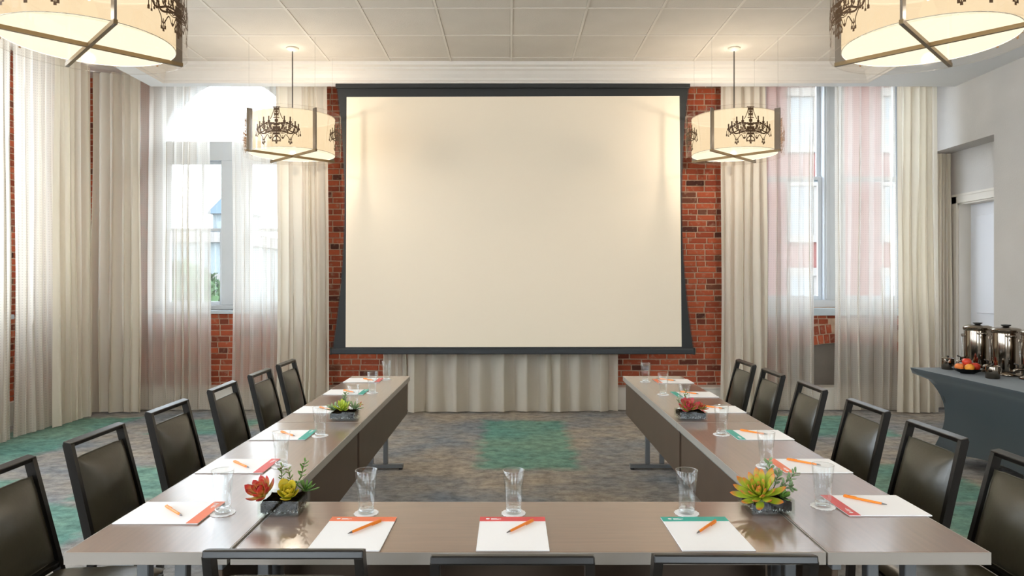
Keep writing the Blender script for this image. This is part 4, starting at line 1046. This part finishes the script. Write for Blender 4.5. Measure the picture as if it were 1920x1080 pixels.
def planter(x, y, w, d, h, label, fill):
    t = empty('succulent_planter', (x, y, ZTAB + 0.0004)); hw, hd = w / 2, d / 2; g = 0.004
    m = MB(); m.box(-hw, hw, -hd, hd, 0, 0.006)
    m.box(-hw, hw, -hd, -hd + g, 0.006, h); m.box(-hw, hw, hd - g, hd, 0.006, h); m.box(-hw, -hw + g, -hd + g, hd - g, 0.006, h); m.box(hw - g, hw, -hd + g, hd - g, 0.006, h)
    m.build('glass_vase', M['vase'], t)
    # soil with lumpy top
    n = 14; vs = []; fs = []
    for i in range(n + 1):
        for j in range(n + 1):
            xx = (-1 + 2 * i / n) * (hw - 0.008); yy = (-1 + 2 * j / n) * (hd - 0.008); vs.append((xx, yy, h * 0.82 + 0.008 * noise.noise(Vector((xx * 60, yy * 60, x)))))
    for i in range(n):
        for j in range(n): a = i * (n + 1) + j; fs.append((a, a + n + 1, a + n + 2, a + 1))
    m = MB(); m.add(vs, fs); m.box(-hw + 0.008, hw - 0.008, -hd + 0.008, hd - 0.008, h * 0.26, h * 0.80); m.build('soil', M['soil'], t)
    rn = random.Random(int(abs(x) * 99)); m = MB()
    for i in range(260):
        e = rn.choice((0, 1, 2, 3)); u = rn.uniform(-1, 1)
        px_, py_ = ((u * (hw - 0.012), -hd + 0.009), (u * (hw - 0.012), hd - 0.009), (-hw + 0.009, u * (hd - 0.012)), (hw - 0.009, u * (hd - 0.012)))[e]
        s_ = rn.uniform(0.0028, 0.0042); zz = 0.006 + s_ + rn.random() * h * 0.2
        a = Vector((rn.gauss(0, 1), rn.gauss(0, 1), rn.gauss(0, 1))).normalized(); b2 = a.orthogonal().normalized(); c2 = a.cross(b2); c = Vector((px_, py_, zz))
        m.add([c + a * s_, c - a * s_, c + b2 * s_ * 0.9, c - b2 * s_ * 0.9, c + c2 * s_ * 0.7, c - c2 * s_ * 0.7], [(0, 2, 4), (2, 1, 4), (1, 3, 4), (3, 0, 4), (2, 0, 5), (1, 2, 5), (3, 1, 5), (0, 3, 5)])
    o = m.build('pebbles', M['pebble'], t); o['kind'] = 'stuff'
    fill(t); tag(t, label, 'planter', 'square glass planters of succulents'); return t
def fill_a(t):     # near left: red rosette, yellow-green rosette, green spikes, tall sprigs
    rosette(t, (-0.062, -0.03, 0.062), 0.066, 'lf_red', 26, (-0.35, -0.55, 1), 0.48, 0.45, 1, (8, 80))
    rosette(t, (0.022, -0.025, 0.058), 0.052, 'lf_yel', 18, (0.1, -0.6, 1), 0.72, 0.5, 2, (10, 80))
    rosette(t, (0.06, 0.045, 0.052), 0.05, 'lf_green', 18, (0.25, 0.0, 1), 0.22, 0.15, 3, (15, 85))
    sprig(t, [(-0.02, 0.03, 0.05), (-0.022, 0.035, 0.1), (-0.02, 0.03, 0.145)], 'lf_small', 16, 0.017, 4)
    sprig(t, [(0.0, 0.02, 0.05), (0.012, 0.03, 0.09), (0.004, 0.03, 0.13)], 'lf_small', 14, 0.018, 5)
    sprig(t, [(0.02, 0.04, 0.05), (0.045, 0.045, 0.11), (0.055, 0.05, 0.155)], 'lf_green', 16, 0.02, 6)
    rosette(t, (0.02, 0.02, 0.07), 0.035, 'lf_green', 12, (0, 0, 1), 0.3, 0.2, 9, (30, 88))
def fill_b(t):     # near right: big lime rosette tipped orange leaning left, jade sprigs on the right
    rosette(t, (-0.03, -0.03, 0.055), 0.098, 'lf_lime', 34, (-0.42, -0.55, 1), 0.3, 0.3, 11, (0, 82))
    rosette(t, (0.04, -0.035, 0.05), 0.04, 'lf_green', 14, (0.3, -0.4, 1), 0.4, 0.3, 12, (10, 80))
    sprig(t, [(0.02, 0.03, 0.05), (0.03, 0.035, 0.1), (0.025, 0.04, 0.155)], 'lf_grey', 18, 0.022, 13, sz=0.5)
    sprig(t, [(0.03, 0.0, 0.05), (0.07, 0.0, 0.09), (0.105, 0.0, 0.125)], 'lf_grey', 18, 0.022, 14, sz=0.42)
    sprig(t, [(0.035, 0.03, 0.05), (0.05, 0.03, 0.09), (0.058, 0.035, 0.12)], 'lf_grey', 14, 0.022, 15, sz=0.5)
    sprig(t, [(0.05, 0.01, 0.045), (0.075, 0.01, 0.07), (0.09, 0.0, 0.075)], 'lf_grey', 10, 0.022, 16, sz=0.5)
def fill_c(t):     # far left: lime centre with grey-green spikes
    rosette(t, (0.0, -0.045, 0.06), 0.06, 'lf_fresh', 22, (0, -0.5, 1), 0.34, 0.35, 21, (8, 82))
    rosette(t, (-0.055, -0.01, 0.05), 0.07, 'lf_grey', 18, (-0.3, -0.1, 1), 0.16, 0.1, 22, (15, 85))
    rosette(t, (0.055, 0.0, 0.055), 0.065, 'lf_grey', 18, (0.3, 0, 1), 0.16, 0.1, 23, (15, 85))
    rosette(t, (0.0, 0.03, 0.06), 0.05, 'lf_green', 14, (0, 0, 1), 0.25, 0.15, 24, (25, 88))
    sprig(t, [(-0.005, 0.03, 0.05), (-0.01, 0.03, 0.1), (0.0, 0.03, 0.14)], 'lf_grey', 20, 0.022, 25)
    sprig(t, [(0.06, 0.03, 0.05), (0.08, 0.02, 0.075), (0.095, 0.0, 0.085)], 'lf_red', 10, 0.018, 26)
def fill_d(t):     # far right: pink-edged rosette, green at the right, sprig behind
    rosette(t, (-0.02, -0.03, 0.06), 0.068, 'lf_pink', 24, (-0.1, -0.6, 1), 0.5, 0.4, 31, (5, 82))
    rosette(t, (0.05, 0.0, 0.055), 0.05, 'lf_red', 16, (0.4, -0.3, 1), 0.4, 0.3, 32, (10, 80))
    rosette(t, (0.065, 0.03, 0.05), 0.05, 'lf_green', 16, (0.4, 0, 1), 0.26, 0.15, 33, (15, 85))
    sprig(t, [(-0.02, 0.03, 0.05), (-0.024, 0.03, 0.1), (-0.02, 0.03, 0.15)], 'lf_small', 16, 0.02, 34)
    sprig(t, [(-0.05, 0.03, 0.05), (-0.06, 0.03, 0.09), (-0.06, 0.03, 0.11)], 'lf_grey', 10, 0.018, 35)
planter(-0.783, 2.367, 0.137, 0.142, 0.052, 'square glass planter with red and yellow-green succulents, near left corner of the U', fill_a)
planter(0.891, 2.383, 0.145, 0.145, 0.053, 'square glass planter with a big lime succulent tipped orange, near right corner', fill_b)
planter(-0.953, 3.925, 0.148, 0.145, 0.05, 'square glass planter of green spiky succulents on the far left table', fill_c)
planter(1.037, 3.93, 0.155, 0.145, 0.05, 'square glass planter with pink-edged rosette on the far right table', fill_d)

# ================================================================== BUFFET
BX0, BX1, BY0, BY1, BZ = 3.545, 4.305, 4.22, 6.05, 0.76
bt = empty('buffet_table', ((BX0 + BX1) / 2, (BY0 + BY1) / 2, 0)); bcx, bcy = bt.location.x, bt.location.y
hx, hy = (BX1 - BX0) / 2, (BY1 - BY0) / 2
# stretch cover: perimeter ring x height, pulled in at mid-height and arched between the feet
per = []
NSX, NSY = 12, 20
for i in range(NSX): per.append((-hx + 2 * hx * i / NSX, -hy, i / NSX, 'x'))
for i in range(NSY): per.append((hx, -hy + 2 * hy * i / NSY, i / NSY, 'y'))
for i in range(NSX): per.append((hx - 2 * hx * i / NSX, hy, i / NSX, 'x'))
for i in range(NSY): per.append((-hx, hy - 2 * hy * i / NSY, i / NSY, 'y'))
vs = []; NV = 18
for j in range(NV + 1):
    v = j / NV
    for (x, y, s_, ax) in per:
        arch = math.sin(PI * s_) ** 0.6; zb = 0.14 * arch; z = BZ - 0.004 - (BZ - zb) * v
        h_ = (BZ - z) / BZ
        pull = 0.21 * math.sin(PI * min(1, h_ * 0.86) ** 0.72) * (0.9) + 0.05 * h_ + 0.05 * arch * h_
        if j < 2: pull = 0.0 if j == 0 else 0.012
        fx = (hx - pull * 0.8) / hx; fy = (hy - pull) / hy
        vs.append((x * fx, y * fy, z))
n = len(per); fs = [(j * n + k, j * n + (k + 1) % n, (j + 1) * n + (k + 1) % n, (j + 1) * n + k) for j in range(NV) for k in range(n)]
m = MB(); m.add(vs, fs); m.add([(x, y, BZ) for x, y, _, _ in per], [tuple(range(n))]); m.add([(x, y, BZ) for x, y, _, _ in per] + [(x, y, BZ - 0.004) for x, y, _, _ in per], [(k, (k + 1) % n, (k + 1) % n + n, k + n) for k in range(n)])
cv = m.build('stretch_cover', M['spandex'], bt); autosmooth(recalc(cv), 50)
MB().box(-hx + 0.01, hx - 0.01, -hy + 0.01, hy - 0.01, BZ - 0.03, BZ - 0.006).build('tabletop', M['darksteel'], bt)
for sx_ in (-1, 1):
    for sy_ in (-1, 1): MB().tube([(sx_ * (hx - 0.12), sy_ * (hy - 0.12), 0), (sx_ * (hx - 0.2), sy_ * (hy - 0.24), BZ * 0.5), (sx_ * (hx - 0.12), sy_ * (hy - 0.2), BZ - 0.03)], 0.013, 8).build('leg', M['darksteel'], bt)
tag(bt, 'buffet table under a dark blue-grey stretch cloth by the right wall', 'table')
def make_urn():
    t = empty('coffee_urn')
    MB().lathe([(0.0, 0.0), (0.115, 0.0), (0.118, 0.008), (0.11, 0.02), (0.1, 0.03), (0.0, 0.03)], n=40).build('base', M['steel'], t, smooth=True)
    autosmooth(MB().lathe([(0.0, 0.03), (0.098, 0.03), (0.1, 0.04), (0.1, 0.335), (0.098, 0.345), (0.0, 0.345)], n=48).build('body', M['steel'], t))
    lid = autosmooth(MB().lathe([(0.0, 0.345), (0.104, 0.345), (0.108, 0.352), (0.108, 0.37), (0.1, 0.38), (0.075, 0.388), (0.0, 0.39)], n=48).build('lid', M['steel'], t))
    MB().lathe([(0.0, 0.39), (0.02, 0.39), (0.026, 0.398), (0.035, 0.402), (0.035, 0.41), (0.0, 0.412)], n=20).build('lid_knob', M['darksteel'], lid, smooth=True)
    for s in (-1, 1):
        MB().tube([(s * 0.1, -0.03, 0.325), (s * 0.135, -0.03, 0.325), (s * 0.14, 0, 0.325), (s * 0.135, 0.03, 0.325), (s * 0.1, 0.03, 0.325)], 0.008, 8).build('handle', M['steel'], t, smooth=True)
    tp = MB().tube([(0, -0.098, 0.075), (0, -0.135, 0.075), (0, -0.15, 0.065), (0, -0.15, 0.04)], 0.011, 10).build('spigot', M['steel'], t, smooth=True)
    MB().tube([(0, -0.125, 0.085), (0, -0.125, 0.11), (0, -0.15, 0.12)], 0.006, 8).build('tap_lever', M['darksteel'], tp, smooth=True)
    MB().tube([(0.0, -0.112, 0.1), (0.0, -0.112, 0.3)], 0.006, 8).build('sight_gauge', M['gbase'], t, smooth=True)
    for zz in (0.1, 0.3): MB().cbox(-0.012, 0.012, -0.12, -0.098, zz - 0.012, zz + 0.012, 0.003).build('gauge_bracket', M['steel'], t)
    return t
urn = make_urn()
for i, (x, y, lb) in enumerate(((4.01, 5.86, 'tall polished steel coffee urn farthest back on the buffet, behind the fruit bowl'), (4.05, 5.58, 'tall polished steel coffee urn in the middle of the three'), (4.09, 5.3, 'tall polished steel coffee urn cut by the right edge of the photo'))):
    u = urn if i == 0 else dup(urn); u.location = (x, y, BZ + 0.0005); u.rotation_euler = (0, 0, -PI / 2 + 0.5 * 0 + (-0.35)); tag(u, lb, 'coffee urn', 'coffee urns on the buffet table')
def make_creamer():
    t = empty('creamer')
    autosmooth(MB().lathe([(0.0, 0.0), (0.046, 0.0), (0.05, 0.006), (0.049, 0.07), (0.047, 0.092), (0.0, 0.092)], n=32).build('body', M['steel'], t))
    l_ = autosmooth(MB().lathe([(0.0, 0.092), (0.05, 0.092), (0.05, 0.097), (0.03, 0.104), (0.0, 0.105)], n=32).build('lid', M['steel'], t)); MB().lathe([(0.0, 0.105), (0.007, 0.105), (0.01, 0.114), (0.0, 0.12)], n=12).build('lid_knob', M['darksteel'], l_, smooth=True)
    MB().tube([(0.048, 0, 0.08), (0.075, 0, 0.078), (0.08, 0, 0.05), (0.072, 0, 0.025), (0.049, 0, 0.02)], 0.005, 8).build('handle', M['steel'], t, smooth=True)
    MB().add([(-0.046, -0.016, 0.092), (-0.046, 0.016, 0.092), (-0.065, 0, 0.094), (-0.047, 0, 0.06)], [(0, 2, 3), (2, 1, 3), (0, 1, 2)]).build('spout', M['steel'], t)
    return t
cr = make_creamer(); cr.location = (3.80, 5.93, BZ + 0.0005); cr.rotation_euler = (0, 0, 0.9); tag(cr, 'small steel creamer with a lid, left of the fruit bowl', 'creamer', 'steel creamers on the buffet')
c2 = dup(cr); c2.location = (3.80, 5.38, BZ + 0.0005); c2.rotation_euler = (0, 0, 0.2); c2['label'] = 'small steel creamer with a lid, right of the fruit bowl'
bw = empty('fruit_bowl', (3.79, 5.66, BZ + 0.0005))
MB().lathe([(0.0, 0.0), (0.05, 0.0), (0.055, 0.006), (0.085, 0.02), (0.112, 0.042), (0.114, 0.045), (0.11, 0.045), (0.08, 0.024), (0.045, 0.012), (0.0, 0.01)], n=40).build('bowl', M['bowl'], bw, smooth=True)
MB().lathe([(0.0, 0.0), (0.052, 0.0), (0.052, 0.004), (0.0, 0.004)], n=32).build('foot_ring', M['bowl'], bw)
tag(bw, 'shallow black bowl holding fruit on the buffet table', 'bowl')
def fruit(name, x, y, z, r, m, label, cat, dim=0.15):
    t = empty(name, (x, y, z)); b = MB(); prof = []
    for i in range(17):
        a = PI * i / 16; rr = r * math.sin(a) * (1 + 0.04 * math.sin(a)); zz = r - r * 0.94 * math.cos(a)
        if i >= 14: zz -= r * dim * (i - 13) / 3
        if i <= 1: zz += r * 0.05
        prof.append((rr if 0 < i < 16 else 0.0, zz))
    b.lathe(prof, n=24).build('skin', m, t, smooth=True)
    MB().tube([(0, 0, 1.94 * r - r * dim), (0.002, 0, 1.94 * r + 0.006)], 0.0018, 6).build('stem', M['stemw'], t)
    tag(t, label, cat, 'fruit in the black bowl')
bx, by, bz = 3.79, 5.66, BZ + 0.02
fruit('peach', bx - 0.062, by + 0.012, bz + 0.004, 0.032, M['peach'], 'yellow-pink peach at the left of the black bowl', 'peach')
fruit('orange', bx - 0.016, by - 0.05, bz + 0.002, 0.034, M['orange'], 'round yellow-orange fruit at the front of the black bowl', 'orange', 0.05)
fruit('apple', bx + 0.055, by - 0.012, bz + 0.004, 0.036, M['apple'], 'red apple at the right of the black bowl', 'apple', 0.2)
fruit('peach', bx + 0.018, by + 0.052, bz + 0.004, 0.033, M['peach'], 'orange-red peach at the back of the black bowl', 'peach')
fruit('apple', bx - 0.002, by + 0.006, bz + 0.043, 0.034, M['apple'], 'red apple on top of the fruit pile', 'apple', 0.2)
